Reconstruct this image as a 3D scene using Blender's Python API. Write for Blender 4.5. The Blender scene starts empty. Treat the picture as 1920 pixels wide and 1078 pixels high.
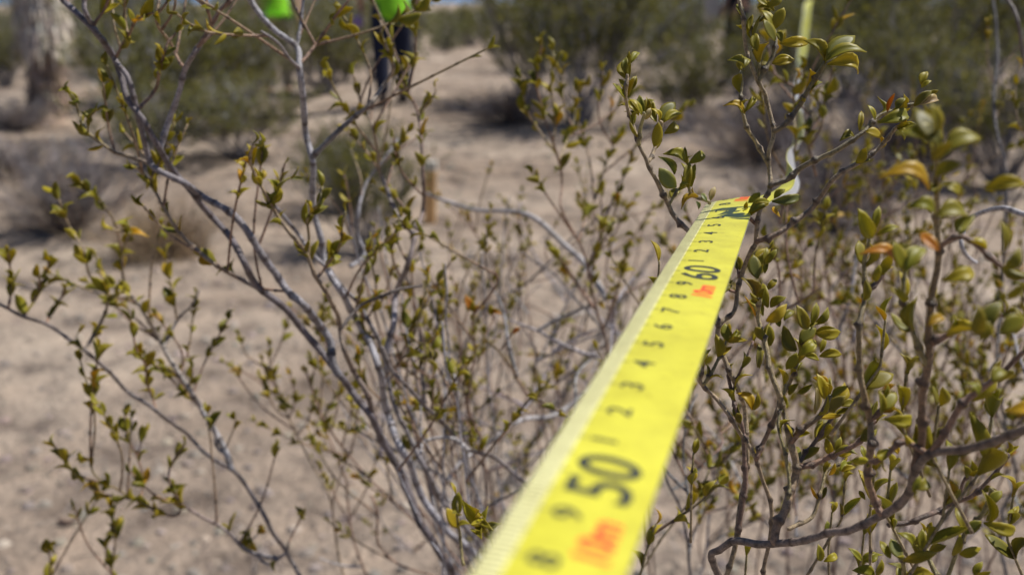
import bpy, math, random
from mathutils import Vector, Matrix, noise

R = random.Random(7)
rad = math.radians
sc = bpy.context.scene
COL = sc.collection

# ------------------------------------------------------------------ camera
FPX = 1920 * 35 / 36.0
PITCH = rad(15.75)
CAM = Vector((0, 0, 1.0))
FWD = Vector((0, math.cos(PITCH), -math.sin(PITCH)))
UP = Vector((0, math.sin(PITCH), math.cos(PITCH)))
RT = Vector((1, 0, 0))
cd = bpy.data.cameras.new('camera')
cam = bpy.data.objects.new('camera', cd)
COL.objects.link(cam)
cam.location = CAM
cam.rotation_euler = (math.pi / 2 - PITCH, 0, 0)
cd.lens = 35
cd.sensor_width = 36
cd.clip_start = 0.01
cd.clip_end = 6000
cd.dof.use_dof = True
cd.dof.focus_distance = 0.266
cd.dof.aperture_fstop = 13.5
cd.dof.aperture_blades = 7
sc.camera = cam

# ------------------------------------------------------------------ sky and sun
SUN_EL, SUN_AZ = rad(57), rad(74)          # azimuth clockwise from +Y (view direction) towards +X
w = bpy.data.worlds.new('World')
sc.world = w
w.use_nodes = True
nt = w.node_tree
bg = nt.nodes['Background']
sky = nt.nodes.new('ShaderNodeTexSky')
sky.sky_type = 'NISHITA'
sky.sun_disc = False
sky.sun_elevation = SUN_EL
sky.sun_rotation = SUN_AZ
sky.altitude = 1500
sky.dust_density = 0.3
# the desert sky stays blue down to the hills: read the sky a little above each direction
tcw = nt.nodes.new('ShaderNodeTexCoord')
va = nt.nodes.new('ShaderNodeVectorMath')
va.operation = 'ADD'
va.inputs[1].default_value = (0, 0, .22)
vn = nt.nodes.new('ShaderNodeVectorMath')
vn.operation = 'NORMALIZE'
nt.links.new(tcw.outputs['Generated'], va.inputs[0])
nt.links.new(va.outputs[0], vn.inputs[0])
nt.links.new(vn.outputs[0], sky.inputs[0])
nt.links.new(sky.outputs[0], bg.inputs[0])
bg.inputs[1].default_value = 0.075
sl = bpy.data.lights.new('sun', 'SUN')
sl.energy = 4.6
sl.angle = rad(0.53)
sl.color = (1.0, 0.95, 0.87)
sun = bpy.data.objects.new('sun', sl)
COL.objects.link(sun)
SDIR = Vector((math.sin(SUN_AZ) * math.cos(SUN_EL), math.cos(SUN_AZ) * math.cos(SUN_EL), math.sin(SUN_EL)))
sun.rotation_euler = SDIR.to_track_quat('Z', 'Y').to_euler()
sun.location = (4, 0, 6)
vs = sc.view_settings
vs.view_transform = 'Standard'
vs.look = 'None'
vs.gamma = 1
vs.exposure = 0.4
sc.cycles.use_denoising = True
sc.cycles.max_bounces = 8
sc.cycles.transparent_max_bounces = 8


# ------------------------------------------------------------------ helpers
def P(px, py, d):
    """the point that stands d metres in front of the camera plane along the ray through a pixel of the photograph"""
    return CAM + FWD * d + RT * ((px - 960) / FPX * d) + UP * ((539 - py) / FPX * d)


def fbm(x, y, s, o=4, seed=0.0):
    return noise.fractal(Vector((x * s + seed, y * s - seed, seed)), 1.0, 2.0, o)


MOUNDS = [(-0.45, 10.2, 1.3, .9, .20), (-4.6, 10.5, 1.4, 1.2, .22), (1.6, 9.3, 1.5, .8, .12), (-2.2, 4.6, .5, .35, .05),
          (.55, 8.2, .9, .6, .07), (4.5, 9.5, 2.2, 1.4, .15), (-1.0, 8.4, 1.2, .5, .05), (2.2, 12.5, 1.4, .8, .16)]


def ground_h(x, y):
    r = math.hypot(x, y)
    h = .035 * fbm(x, y, .8, 3, 3.1) + .016 * fbm(x, y, 2.6, 3, 9.2)
    if r < 9:
        h += .006 * fbm(x, y, 9, 3, 5.5) + .02 * abs(fbm(x, y, 3.4, 3, 7.7)) * min(1, r / 2.5)
    k = min(1, max(0, (r - 2) / 3))
    h *= .35 + .65 * k
    for mx, my, sx, sy, a in MOUNDS:
        q = ((x - mx) / sx) ** 2 + ((y - my) / sy) ** 2
        if q < 9:
            h += a * math.exp(-q)
    if r > 16:
        h += .25 * fbm(x, y, .06, 3, 1.7) * min(1, (r - 16) / 20)
    if r > 250 and y > 0:
        h += min(1, (r - 250) / 700) ** 1.5 * (1.5 + 3 * fbm(x, y, .0022, 4, 2.2))
    return h


def G(px, py):
    """world ground position seen at a pixel"""
    k = math.sin(PITCH) + (py - 539) / FPX * math.cos(PITCH)
    d = 1.0 / k
    p = P(px, py, d)
    for _ in range(25):
        d += .6 * ((1.0 - ground_h(p.x, p.y)) / k - d)
        p = P(px, py, d)
    return Vector((p.x, p.y, ground_h(p.x, p.y)))


def mesh_obj(name, verts, faces, mat, parent=None, smooth=True, attrs=None):
    me = bpy.data.meshes.new(name)
    me.from_pydata(verts, [], faces)
    if smooth:
        me.polygons.foreach_set('use_smooth', [True] * len(me.polygons))
    if attrs:
        for an, data in attrs.items():
            a = me.attributes.new(an, 'FLOAT_COLOR', 'POINT')
            flat = [c for v in data for c in v]
            a.data.foreach_set('color', flat)
    if mat:
        me.materials.append(mat)
    me.update()
    o = bpy.data.objects.new(name, me)
    COL.objects.link(o)
    if parent:
        o.parent = parent
        o.matrix_parent_inverse = Matrix.Translation(-parent.location)
    return o


def empty(name, loc, label, cat, group=None):
    o = bpy.data.objects.new(name, None)
    COL.objects.link(o)
    o.location = loc
    o.empty_display_size = .05
    tag(o, label, cat, group)
    return o


def tag(o, label, cat, group=None):
    o['label'] = label
    o['category'] = cat
    if group:
        o['group'] = group
    return o


def catmull(pts, n):
    """pts: list of equal-length tuples; n samples per span"""
    out = []
    m = len(pts)
    for i in range(m - 1):
        p0 = pts[max(i - 1, 0)]
        p1, p2 = pts[i], pts[i + 1]
        p3 = pts[min(i + 2, m - 1)]
        for k in range(n):
            t = k / n
            t2, t3 = t * t, t * t * t
            out.append(tuple(.5 * (2 * b + (c - a) * t + (2 * a - 5 * b + 4 * c - d) * t2 + (3 * b - a - 3 * c + d) * t3)
                             for a, b, c, d in zip(p0, p1, p2, p3)))
    out.append(tuple(pts[-1]))
    return out


def resample(pts, step):
    """pts: Vectors -> evenly spaced Vectors"""
    L = [0]
    for a, b in zip(pts, pts[1:]):
        L.append(L[-1] + (b - a).length)
    n = max(2, int(L[-1] / step) + 1)
    out = []
    j = 0
    for k in range(n):
        s = L[-1] * k / (n - 1)
        while j < len(L) - 2 and L[j + 1] < s:
            j += 1
        t = 0 if L[j + 1] == L[j] else (s - L[j]) / (L[j + 1] - L[j])
        out.append(pts[j].lerp(pts[j + 1], t))
    return out, L[-1]


def new_mat(name):
    m = bpy.data.materials.new(name)
    m.use_nodes = True
    t = m.node_tree
    return m, t, t.nodes['Principled BSDF']


def N(t, kind, **kw):
    n = t.nodes.new(kind)
    for k, v in kw.items():
        if isinstance(k, str) and hasattr(n, k):
            setattr(n, k, v)
    return n


def noise_node(t, scale, detail=4, rough=.55, coord='Object'):
    tc = t.nodes.new('ShaderNodeTexCoord')
    nn = t.nodes.new('ShaderNodeTexNoise')
    nn.inputs['Scale'].default_value = scale
    nn.inputs['Detail'].default_value = detail
    nn.inputs['Roughness'].default_value = rough
    t.links.new(tc.outputs[coord], nn.inputs['Vector'])
    return nn


def ramp(t, src, stops):
    r = t.nodes.new('ShaderNodeValToRGB')
    el = r.color_ramp.elements
    while len(el) < len(stops):
        el.new(.5)
    for e, (p, c) in zip(el, stops):
        e.position = p
        e.color = (*c, 1)
    t.links.new(src, r.inputs[0])
    return r


def mixc(t, a, b, fac, mode='MIX'):
    m = t.nodes.new('ShaderNodeMix')
    m.data_type = 'RGBA'
    m.blend_type = mode
    for s, v in ((0, fac), (6, a), (7, b)):
        if hasattr(v, 'is_linked') or hasattr(v, 'links'):
            t.links.new(v, m.inputs[s])
        else:
            m.inputs[s].default_value = v if s == 0 else (*v, 1)
    return m.outputs[2]


def bump(t, bsdf, src, dist, strength=.6):
    b = t.nodes.new('ShaderNodeBump')
    b.inputs['Strength'].default_value = strength
    b.inputs['Distance'].default_value = dist
    t.links.new(src, b.inputs['Height'])
    t.links.new(b.outputs[0], bsdf.inputs['Normal'])


# ------------------------------------------------------------------ materials
def flat_mat(name, col, rough=.8, nscale=30, var=.25, bumpd=0, spec=.3):
    m, t, b = new_mat(name)
    nn = noise_node(t, nscale)
    lo = tuple(c * (1 - var) for c in col)
    hi = tuple(min(1, c * (1 + var)) for c in col)
    r = ramp(t, nn.outputs[0], [(.3, lo), (.7, hi)])
    t.links.new(r.outputs[0], b.inputs['Base Color'])
    b.inputs['Roughness'].default_value = rough
    b.inputs['Specular IOR Level'].default_value = spec
    if bumpd:
        bump(t, b, nn.outputs[0], bumpd)
    return m


def bark_material():
    m, t, b = new_mat('creosote_bark')
    at = N(t, 'ShaderNodeAttribute', attribute_name='col')
    n1 = noise_node(t, 850, 6, .75)
    n2 = noise_node(t, 90, 4, .6)
    r1 = ramp(t, n1.outputs[0], [(.36, (.38, .36, .35)), (.52, (1.0, 1.0, 1.0)), (.66, (1.4, 1.38, 1.36))])
    r2 = ramp(t, n2.outputs[0], [(.35, (.72, .7, .68)), (.65, (1.18, 1.18, 1.2))])
    c = mixc(t, at.outputs[0], r1.outputs[0], 1.0, 'MULTIPLY')
    c = mixc(t, c, r2.outputs[0], 1.0, 'MULTIPLY')
    t.links.new(c, b.inputs['Base Color'])
    b.inputs['Roughness'].default_value = .42
    b.inputs['Specular IOR Level'].default_value = .6
    bump(t, b, n1.outputs[0], .0008, .8)
    return m


def leaf_material(name, joined):
    m, t, b = new_mat(name)
    if joined:
        src = N(t, 'ShaderNodeAttribute', attribute_name='tint').outputs[0]
    else:
        src = t.nodes.new('ShaderNodeObjectInfo').outputs['Color']
    n1 = noise_node(t, 260, 3)
    r1 = ramp(t, n1.outputs[0], [(.28, (.6, .55, .6)), (.5, (1, 1, 1)), (.72, (1.35, 1.25, 1.1))])
    c = mixc(t, src, r1.outputs[0], 1.0, 'MULTIPLY')
    rim = N(t, 'ShaderNodeAttribute', attribute_name='rim')
    rimf = t.nodes.new('ShaderNodeSeparateColor')
    t.links.new(rim.outputs[0], rimf.inputs[0])
    rc = mixc(t, c, (.42, .34, .06), .5)
    c2 = mixc(t, c, rc, rimf.outputs[0])
    t.links.new(c2, b.inputs['Base Color'])
    b.inputs['Roughness'].default_value = .45
    b.inputs['Specular IOR Level'].default_value = .32
    tr = t.nodes.new('ShaderNodeBsdfTranslucent')
    tc = mixc(t, c2, (1.5, 1.5, .6), 1.0, 'MULTIPLY')
    t.links.new(tc, tr.inputs[0])
    ms = t.nodes.new('ShaderNodeMixShader')
    ms.inputs[0].default_value = .45
    t.links.new(b.outputs[0], ms.inputs[1])
    t.links.new(tr.outputs[0], ms.inputs[2])
    t.links.new(ms.outputs[0], t.nodes['Material Output'].inputs[0])
    return m


def ground_material():
    m, t, b = new_mat('desert_sand')
    big = noise_node(t, .9, 5, .6)
    mid = noise_node(t, 5, 6, .65)
    fine = noise_node(t, 60, 4, .7)
    r = ramp(t, big.outputs[0], [(.3, (.25, .19, .145)), (.5, (.37, .295, .235)), (.7, (.47, .39, .315))])
    rm = ramp(t, mid.outputs[0], [(.36, (.48, .47, .48)), (.50, (.95, .95, .95)), (.68, (1.18, 1.15, 1.12))])
    rf = ramp(t, fine.outputs[0], [(.3, (.68, .68, .68)), (.7, (1.2, 1.2, 1.2))])
    c = mixc(t, r.outputs[0], rm.outputs[0], 1.0, 'MULTIPLY')
    c = mixc(t, c, rf.outputs[0], .8, 'MULTIPLY')
    t.links.new(c, b.inputs['Base Color'])
    b.inputs['Roughness'].default_value = .95
    b.inputs['Specular IOR Level'].default_value = .1
    ad = t.nodes.new('ShaderNodeMath')
    ad.operation = 'MULTIPLY_ADD'
    t.links.new(mid.outputs[0], ad.inputs[0])
    ad.inputs[1].default_value = 4
    t.links.new(fine.outputs[0], ad.inputs[2])
    bump(t, b, ad.outputs[0], .02, .9)
    return m


M_BARK = bark_material()
M_LEAF = leaf_material('creosote_leaf', False)
M_LEAFJ = leaf_material('creosote_leaf_mass', True)
M_SAND = ground_material()

GREEN = (.255, .235, .018)
DKGREEN = (.16, .16, .018)
YGREEN = (.37, .31, .018)
YELLOW = (.46, .30, .015)
ORANGE = (.46, .19, .02)
PALE = (.42, .36, .2)
GRAY = (.31, .30, .325)  # slight blue of reflected sky mixed into the stem base grey
DKGRAY = (.19, .18, .19)
PALEGRAY = (.47, .45, .46)
BROWN = (.28, .165, .105)
TAN = (.38, .28, .16)
OLIVE = (.3, .25, .1)
NODE = (.055, .03, .02)


def vary(c, a=.18):
    k = 1 + R.uniform(-a, a)
    return tuple(max(.004, v * k * (1 + R.uniform(-.06, .06))) for v in c)


# ------------------------------------------------------------------ setting: ground, stones
def build_ground():
    NA, NR = 420, 210
    verts, faces = [(0, 0, ground_h(0, 0))], []
    for j in range(NR):
        r = .25 * (5000 / .25) ** ((j / (NR - 1)) ** 1.25)
        for i in range(NA):
            # columns crowd towards the view direction
            u = i / NA * 2 - 1
            a = math.pi * (u * .35 + .65 * u ** 3)
            x, y = r * math.sin(a), r * math.cos(a)
            verts.append((x, y, ground_h(x, y)))
    for i in range(NA):
        faces.append((0, 1 + (i + 1) % NA, 1 + i))
    for j in range(NR - 1):
        a0, b0 = 1 + j * NA, 1 + (j + 1) * NA
        for i in range(NA):
            k = (i + 1) % NA
            faces.append((a0 + i, a0 + k, b0 + k, b0 + i))
    o = mesh_obj('ground', verts, faces, M_SAND)
    o['kind'] = 'structure'


build_ground()


def rock_shape(r, seed):
    """low irregular lump: 14 verts"""
    rr = random.Random(seed)
    vs_, fs = [], []
    for k, (z, q) in enumerate(((-.4, .8), (.1, 1.0), (.5, .62))):
        for i in range(6):
            a = i * math.pi / 3 + k * .4
            s = q * rr.uniform(.75, 1.2) * r
            vs_.append((s * math.cos(a), s * math.sin(a) * .85, z * r * rr.uniform(.8, 1.2)))
    vs_.append((0, 0, .68 * r))
    for k in range(2):
        for i in range(6):
            j = (i + 1) % 6
            fs.append((k * 6 + i, k * 6 + j, k * 6 + 6 + j, k * 6 + 6 + i))
    for i in range(6):
        fs.append((12 + i, 12 + (i + 1) % 6, 18))
    return vs_, fs


def gravel():
    V, F, A = [], [], []
    for k in range(4500):
        d = 1.4 + 9 * R.random() ** 1.6
        x = R.uniform(-.62, .62) * d
        r = R.choice((.003, .004, .006, .009, .014)) * (1 + .1 * d)
        vs_, fs = rock_shape(r, R.random())
        b = len(V)
        z = ground_h(x, d)
        c = vary(R.choice(((.36, .3, .25), (.3, .25, .21), (.2, .17, .15), (.24, .2, .17))))
        for v in vs_:
            V.append((v[0] + x, v[1] + d, v[2] + z))
            A.append((*c, 1))
        F += [tuple(i + b for i in f) for f in fs]
    m, t, bs = new_mat('gravel')
    at = N(t, 'ShaderNodeAttribute', attribute_name='col')
    t.links.new(at.outputs[0], bs.inputs['Base Color'])
    bs.inputs['Roughness'].default_value = .9
    o = mesh_obj('gravel', V, F, m, smooth=False, attrs={'col': A})
    o['kind'] = 'stuff'
    tag(o, 'small scattered stones and grit lying on the pale desert sand', 'gravel')


gravel()


# ------------------------------------------------------------------ tubes and leaves
def tube(V, F, A, pts, r0, r1, col, sides=7, node_gap=.011, node_amp=.45, tipcol=None, seed=0):
    """pts: evenly spaced Vectors; appends a tapered jointed tube"""
    n = len(pts)
    base = len(V)
    rr = random.Random(seed)
    L = sum((b - a).length for a, b in zip(pts, pts[1:]))
    nodes = []
    node_amp *= min(1, .0009 / max(r0, r1))
    s = rr.uniform(.2, .9) * node_gap
    while s < L:
        nodes.append((s, rr.uniform(.6, 1.3), rr.uniform(0, 6.28)))
        s += node_gap * rr.uniform(.7, 1.4)
    t0 = (pts[1] - pts[0]).normalized()
    ax = t0.orthogonal().normalized()
    s = 0
    for i in range(n):
        if i:
            s += (pts[i] - pts[i - 1]).length
        tg = (pts[min(i + 1, n - 1)] - pts[max(i - 1, 0)]).normalized()
        ax = (ax - tg * ax.dot(tg))
        if ax.length < 1e-6:
            ax = tg.orthogonal()
        ax.normalize()
        bi = tg.cross(ax)
        f = i / (n - 1)
        r = r0 + (r1 - r0) * f
        k = 0
        na = 0
        for sn, amp, ang in nodes:
            dd = abs(s - sn) / max(.0008, r * .8)
            if dd < 2:
                v = math.exp(-dd * dd * 1.6) * amp
                if v > k:
                    k, na = v, ang
        c = col if tipcol is None else tuple(a + (b - a) * f for a, b in zip(col, tipcol))
        kk = min(1, k * .95)
        c = tuple(a + (b - a) * kk for a, b in zip(c, NODE))
        wob = 1 + .10 * noise.noise(Vector((s * 160, seed, 0)))
        for q in range(sides):
            a = q * 2 * math.pi / sides
            e = r * wob * (1 + node_amp * k * (1 + .9 * math.cos(a - na)))
            V.append(pts[i] + ax * (math.cos(a) * e) + bi * (math.sin(a) * e))
            A.append((*c, 1))
    for i in range(n - 1):
        for q in range(sides):
            p = (q + 1) % sides
            F.append((base + i * sides + q, base + i * sides + p, base + (i + 1) * sides + p, base + (i + 1) * sides + q))
    V.append(pts[-1] + (pts[-1] - pts[-2]).normalized() * r1)
    A.append((*(tipcol or col), 1))
    F.append(tuple(base + q for q in range(sides - 1, -1, -1)))
    b2 = base + (n - 1) * sides
    for q in range(sides):
        F.append((b2 + q, b2 + (q + 1) % sides, len(V) - 1))


def leaflet_mesh(name, arch, fold, curl, asym, width=.44):
    """one thick leaflet, length 1 along +Y, face towards +Z"""
    nu, nv = 5, 7
    V, F, rim = [], [], []
    for side in (1, -1):
        for j in range(nv):
            v = j / (nv - 1)
            prof = (.12, .60, .93, 1.0, .92, .66, .10)[j]
            wd = width * .5 * max(.05, prof)
            for i in range(nu):
                u = i / (nu - 1) * 2 - 1
                x = u * wd + asym * v * v * .2 - asym * .12 * math.sin(math.pi * v)
                z = arch * (math.sin(math.pi * v * .55) * .5 - v * v * .55) + fold * abs(u) ** 1.5 * wd + curl * u * u * wd * (v - .3)
                th = .035 * (1 - .75 * abs(u) ** 3) * (1 - .6 * abs(2 * v - 1) ** 4)
                y = v - .06 * fold * abs(u)
                V.append((x, y, z + side * th))
                e = max(abs(u) ** 4, (2 * v - 1) ** 8 if v > .5 else 0)
                rim.append((e, e, e, 1))
    off = nu * nv
    for j in range(nv - 1):
        for i in range(nu - 1):
            a = j * nu + i
            F.append((a, a + 1, a + nu + 1, a + nu))
            F.append((off + a, off + a + nu, off + a + nu + 1, off + a + 1))
    border = [i for i in range(nu)] + [j * nu + nu - 1 for j in range(1, nv)] + [(nv - 1) * nu + i for i in range(nu - 2, -1, -1)] + [j * nu for j in range(nv - 2, 0, -1)]
    for k in range(len(border)):
        a, b = border[k], border[(k + 1) % len(border)]
        F.append((a, off + a, off + b, b))
    me = bpy.data.meshes.new(name)
    me.from_pydata(V, [], F)
    me.polygons.foreach_set('use_smooth', [True] * len(me.polygons))
    at = me.attributes.new('rim', 'FLOAT_COLOR', 'POINT')
    at.data.foreach_set('color', [c for q in rim for c in q])
    me.materials.append(M_LEAF)
    me.update()
    return me, V, F, rim


LEAF = [leaflet_mesh('leaf', .45, .55, 0, .6), leaflet_mesh('leaf', .95, .45, .2, -.7), leaflet_mesh('leaf', -.45, .75, 0, .8),
        leaflet_mesh('leaf', .6, 1.1, .6, -.4), leaflet_mesh('leaf', .15, .3, -.4, .3, .5), leaflet_mesh('leaf', 1.2, .8, .4, .6, .4)]


class Bush:
    def __init__(self, name, root, label, cat, group=None):
        self.root = Vector(root)
        self.e = empty(name, self.root, label, cat, group)
        self.leaves = []
        self.paths = []

    def stem_obj(self, name, pts, r0, r1, col, tipcol=None, parent=None, sides=7, gap=.011, amp=.4, step=None, label=None):
        step = step or .0014
        pts, L = resample(pts, step)
        V, F, A = [], [], []
        tube(V, F, A, pts, r0, r1, col, sides, gap, amp, tipcol, R.random() * 99)
        o = mesh_obj(name, [tuple(v) for v in V], F, M_BARK, self.e, attrs={'col': A})
        if parent:
            o.parent = parent            # a stem's own matrix is the identity
            o.matrix_parent_inverse = Matrix.Identity(4)
        if label:
            o['label'] = label
        return o

    def leaf(self, base, tip, nrm, wid=1.0, col=GREEN, kind=None):
        y = tip - base
        L = y.length
        if L < 1e-5:
            return
        y = y / L
        z = nrm - y * nrm.dot(y)
        if z.length < 1e-4:
            z = y.orthogonal()
        z.normalize()
        x = y.cross(z)
        k = R.randrange(len(LEAF)) if kind is None else kind
        mtx = Matrix((( x.x * L * wid, y.x * L, z.x * L, base.x), (x.y * L * wid, y.y * L, z.y * L, base.y), (x.z * L * wid, y.z * L, z.z * L, base.z), (0, 0, 0, 1)))
        rel = base - CAM
        d = rel.dot(FWD)
        px = 960 + rel.dot(RT) / max(d, .01) * FPX
        py = 539 - rel.dot(UP) / max(d, .01) * FPX
        seen = d > .03 and -60 < px < 1980 and -60 < py < 1140
        self.leaves.append((L / max(d, .05) * (1 if seen else .01), mtx, col, k))

    def cluster(self, pts, r, n, size, cols, gap=.008, spread=1.0):
        """leaf pairs at the last n nodes of a twig (pts evenly spaced Vectors)"""
        q, L = resample(pts, .002)
        tg0 = None
        ph = R.uniform(0, 3.14)
        for k in range(n):
            s = L - k * gap * R.uniform(.8, 1.2)
            if s < L * .1:
                break
            i = min(len(q) - 1, max(1, int(s / L * (len(q) - 1))))
            tg = (q[i] - q[i - 1]).normalized()
            ax = tg.orthogonal().normalized()
            ax = Matrix.Rotation(ph + k * 1.57 + R.uniform(-.4, .4), 3, tg) @ ax
            for sgn in (1, -1):
                if R.random() < .12:
                    continue
                op = R.uniform(.5, 1.0) * spread * (.55 + .35 * min(1, k / 3))
                dr = (tg * math.cos(op) + ax * (sgn * math.sin(op))).normalized()
                dr = (dr + Vector((R.uniform(-.2, .2), R.uniform(-.2, .2), R.uniform(-.1, .25)))).normalized()
                ln = size * R.uniform(.65, 1.2) * (1 if k else .7)
                nr = tg - dr * tg.dot(dr) + Vector((R.uniform(-.3, .3), R.uniform(-.3, .3), R.uniform(-.3, .3)))
                b0 = q[i] + ax * (sgn * r)
                self.leaf(b0, b0 + dr * ln, nr, R.uniform(.8, 1.2), vary(R.choice(cols)))

    def finish(self, most=300):
        self.leaves.sort(key=lambda l: -l[0])
        for sz, mtx, col, k in self.leaves[:most]:
            o = bpy.data.objects.new('leaf', LEAF[k][0])
            COL.objects.link(o)
            o.parent = self.e
            o.matrix_parent_inverse = Matrix.Translation(-self.root)
            o.matrix_basis = mtx
            o.color = (*col, 1)
        rest = self.leaves[most:]
        if rest:
            V, F, T, Rm = [], [], [], []
            for sz, mtx, col, k in rest:
                b = len(V)
                for v, rm in zip(LEAF[k][1], LEAF[k][3]):
                    V.append(tuple(mtx @ Vector(v)))
                    T.append((*col, 1))
                    Rm.append(rm)
                F += [tuple(i + b for i in f) for f in LEAF[k][2]]
            o = mesh_obj('foliage', V, F, M_LEAFJ, self.e, attrs={'tint': T, 'rim': Rm})
            o['kind'] = 'stuff'


def trace(pts, d0, d1, wob=.004):
    """pixel polyline of the photograph -> smooth 3-D polyline with depth running from d0 to d1"""
    L = [0]
    for a, b in zip(pts, pts[1:]):
        L.append(L[-1] + math.hypot(a[0] - b[0], a[1] - b[1]))
    sd = R.random() * 50
    out = []
    for p, l in zip(pts, L):
        f = l / L[-1]
        d = d0 + (d1 - d0) * f + wob * noise.noise(Vector((l * .012, sd, 0)))
        if len(p) > 2:
            d = p[2]
        out.append(tuple(P(p[0], p[1], d)))
    res = [Vector(p) for p in catmull(out, 8)]
    am = .0009 * (d0 / .27)
    fq = 85 * .27 / d0
    acc = 0
    for i in range(1, len(res) - 1):
        acc += (res[i] - res[i - 1]).length
        v = Vector((acc * fq, sd, 1.3))
        res[i] = res[i] + Vector((noise.noise(v), noise.noise(v + Vector((0, 9, 0))), noise.noise(v + Vector((0, 0, 7))))) * am
    return res


def pix(p):
    rel = p - CAM
    d = max(.01, rel.dot(FWD))
    return 960 + rel.dot(RT) / d * FPX, 539 - rel.dot(UP) / d * FPX, d


def attach(bush, q, reach=16):
    """slide a twig in depth so that its foot sits on the stem it springs from"""
    x, y, d = pix(q[0])
    best = None
    for path in bush.paths:
        for px_, py_, dd, pt in path:
            e = math.hypot(px_ - x, py_ - y)
            if e < reach:
                c = e + abs(dd - d) * 90
                if best is None or c < best[0]:
                    best = (c, dd, pt)
    if best:
        off = best[2] - q[0]
        n = len(q)
        for i in range(n):
            a_, b_, c_ = pix(q[i])
            f = i / (n - 1)
            q[i] = q[i] + (off * (1 - f) ** 2 + (P(a_, b_, c_ + best[1] - d) - q[i]) * (1 - (1 - f) ** 2))
    return q


def remember(bush, q):
    bush.paths.append([(*pix(p), p) for p in q])


def to_root(bush, pts, spread=.05, n=14):
    """carry a stem whose first point leaves the frame down to the foot of its plant"""
    p0 = pts[0]
    t0 = (pts[0] - pts[min(4, len(pts) - 1)]).normalized()
    rt = bush.root + Vector((R.uniform(-spread, spread), R.uniform(-spread, spread), -.03))
    L = (rt - p0).length
    m0, m1 = t0 * L * .9, Vector((0, 0, -1)) * L * .7
    ext = []
    for k in range(n, 0, -1):
        t = k / n
        h = (2 * t ** 3 - 3 * t * t + 1) * p0 + (t ** 3 - 2 * t * t + t) * m0 + (-2 * t ** 3 + 3 * t * t) * rt + (t ** 3 - t * t) * m1
        ext.append(h)
    return ext + pts


GC = (GREEN,) * 9 + (YGREEN,) * 6 + (DKGREEN,) * 3 + (YELLOW,)

# ------------------------------------------------------------------ the bush at the right, in focus, that carries the tape
RB = Bush('creosote_bush', (.27, .52, ground_h(.27, .52)),
          'sharp leafy creosote bush at right, its branch propping up the yellow tape', 'bush')


def rstem(pts, d0, d1, r0, r1, col, tip=None, root=False, parent=None, name=None, gap=.0082, amp=.7, label=None, tipleaf=3):
    q = trace(pts, d0, d1)
    if parent is not None:
        q = attach(RB, q)
    remember(RB, q)
    if root:
        n0 = len(q)
        q = to_root(RB, q)
    o = RB.stem_obj(name or ('stem' if parent is None else 'twig'), q, r0 * .001, r1 * .001, col, tip, parent, 8, gap, amp, step=.0007 if root is False else .0008, label=label)
    if not root and tipleaf:
        RB.cluster(q, r1 * .001, tipleaf, .0058, GC, .006)
    return o, q


r1o, _ = rstem([(1362, 1078), (1385, 998), (1396, 910), (1399, 851), (1396, 770), (1380, 722), (1366, 694), (1352, 654), (1346, 628), (1353, 604), (1373, 585),
                (1380, 547), (1395, 507), (1408, 470), (1417, 453), (1422, 410), (1433, 380), (1444, 355), (1442, 320), (1440, 284), (1447, 247), (1435, 187),
                (1420, 153), (1403, 93), (1395, 33), (1387, 0), (1380, -70)], .285, .27, 1.9, .55, (.24, .2, .175), (.37, .28, .155), root=True)
rstem([(1420, 456), (1460, 442), (1487, 420), (1520, 390), (1544, 363), (1564, 337), (1600, 311), (1647, 277), (1681, 240)], .275, .262, .8, .5, (.21, .14, .095), (.32, .24, .13), parent=r1o)
rstem([(1446, 352), (1480, 337), (1504, 317), (1537, 297), (1577, 277), (1621, 250), (1644, 220), (1690, 204), (1730, 190)], .271, .255, .85, .45, (.2, .15, .1), OLIVE, parent=r1o)
rstem([(1447, 248), (1472, 230), (1497, 197), (1525, 154), (1547, 117)], .271, .263, .75, .6, (.2, .15, .1), (.17, .15, .06), parent=r1o)
rstem([(1420, 154), (1440, 117), (1454, 80), (1452, 50), (1440, 15), (1436, -40)], .271, .266, .65, .5, (.19, .16, .09), OLIVE, parent=r1o)
rstem([(1441, 310), (1414, 264), (1395, 230), (1385, 187), (1390, 157), (1389, 134)], .27, .266, .65, .4, TAN, (.3, .26, .12), parent=r1o)
rstem([(1424, 152), (1424, 120), (1420, 92), (1412, 60), (1425, 40)], .272, .27, .4, .3, OLIVE, parent=r1o)
r2o, _ = rstem([(1434, 1078), (1441, 998), (1443, 938), (1431, 896), (1417, 858), (1396, 823), (1371, 784), (1340, 749), (1319, 718), (1305, 700), (1292, 684)], .268, .255, 1.35, .5, (.2, .15, .12), (.34, .25, .15), root=True)
rstem([(1317, 714), (1319, 690), (1317, 667), (1315, 644)], .256, .253, .55, .4, TAN, parent=r2o)
rstem([(1320, 716), (1337, 690), (1357, 650), (1362, 632)], .256, .26, .5, .35, OLIVE, parent=r2o)
rstem([(1396, 1010), (1404, 928), (1401, 858), (1392, 798), (1382, 770), (1371, 728), (1366, 700)], .262, .258, .8, .5, (.22, .14, .1), parent=r2o)
r4o, _ = rstem([(1347, 1078), (1333, 1043), (1347, 1033), (1375, 1015), (1420, 1019), (1476, 1019), (1511, 1012), (1557, 994), (1595, 991), (1638, 973), (1683, 949), (1708, 917),
                (1735, 860), (1806, 840), (1920, 808), (2010, 770)], .27, .17, 1.45, .9, (.29, .265, .255), (.22, .165, .13), root=True, gap=.006, amp=.22)
r5o, _ = rstem([(1455, 1012), (1457, 980), (1476, 945), (1492, 903), (1494, 868), (1483, 830), (1471, 777), (1459, 735), (1445, 700), (1440, 687), (1427, 627), (1419, 594), (1424, 560)],
               .258, .262, 1.15, .5, (.3, .2, .135), (.38, .31, .14), parent=r4o)
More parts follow.
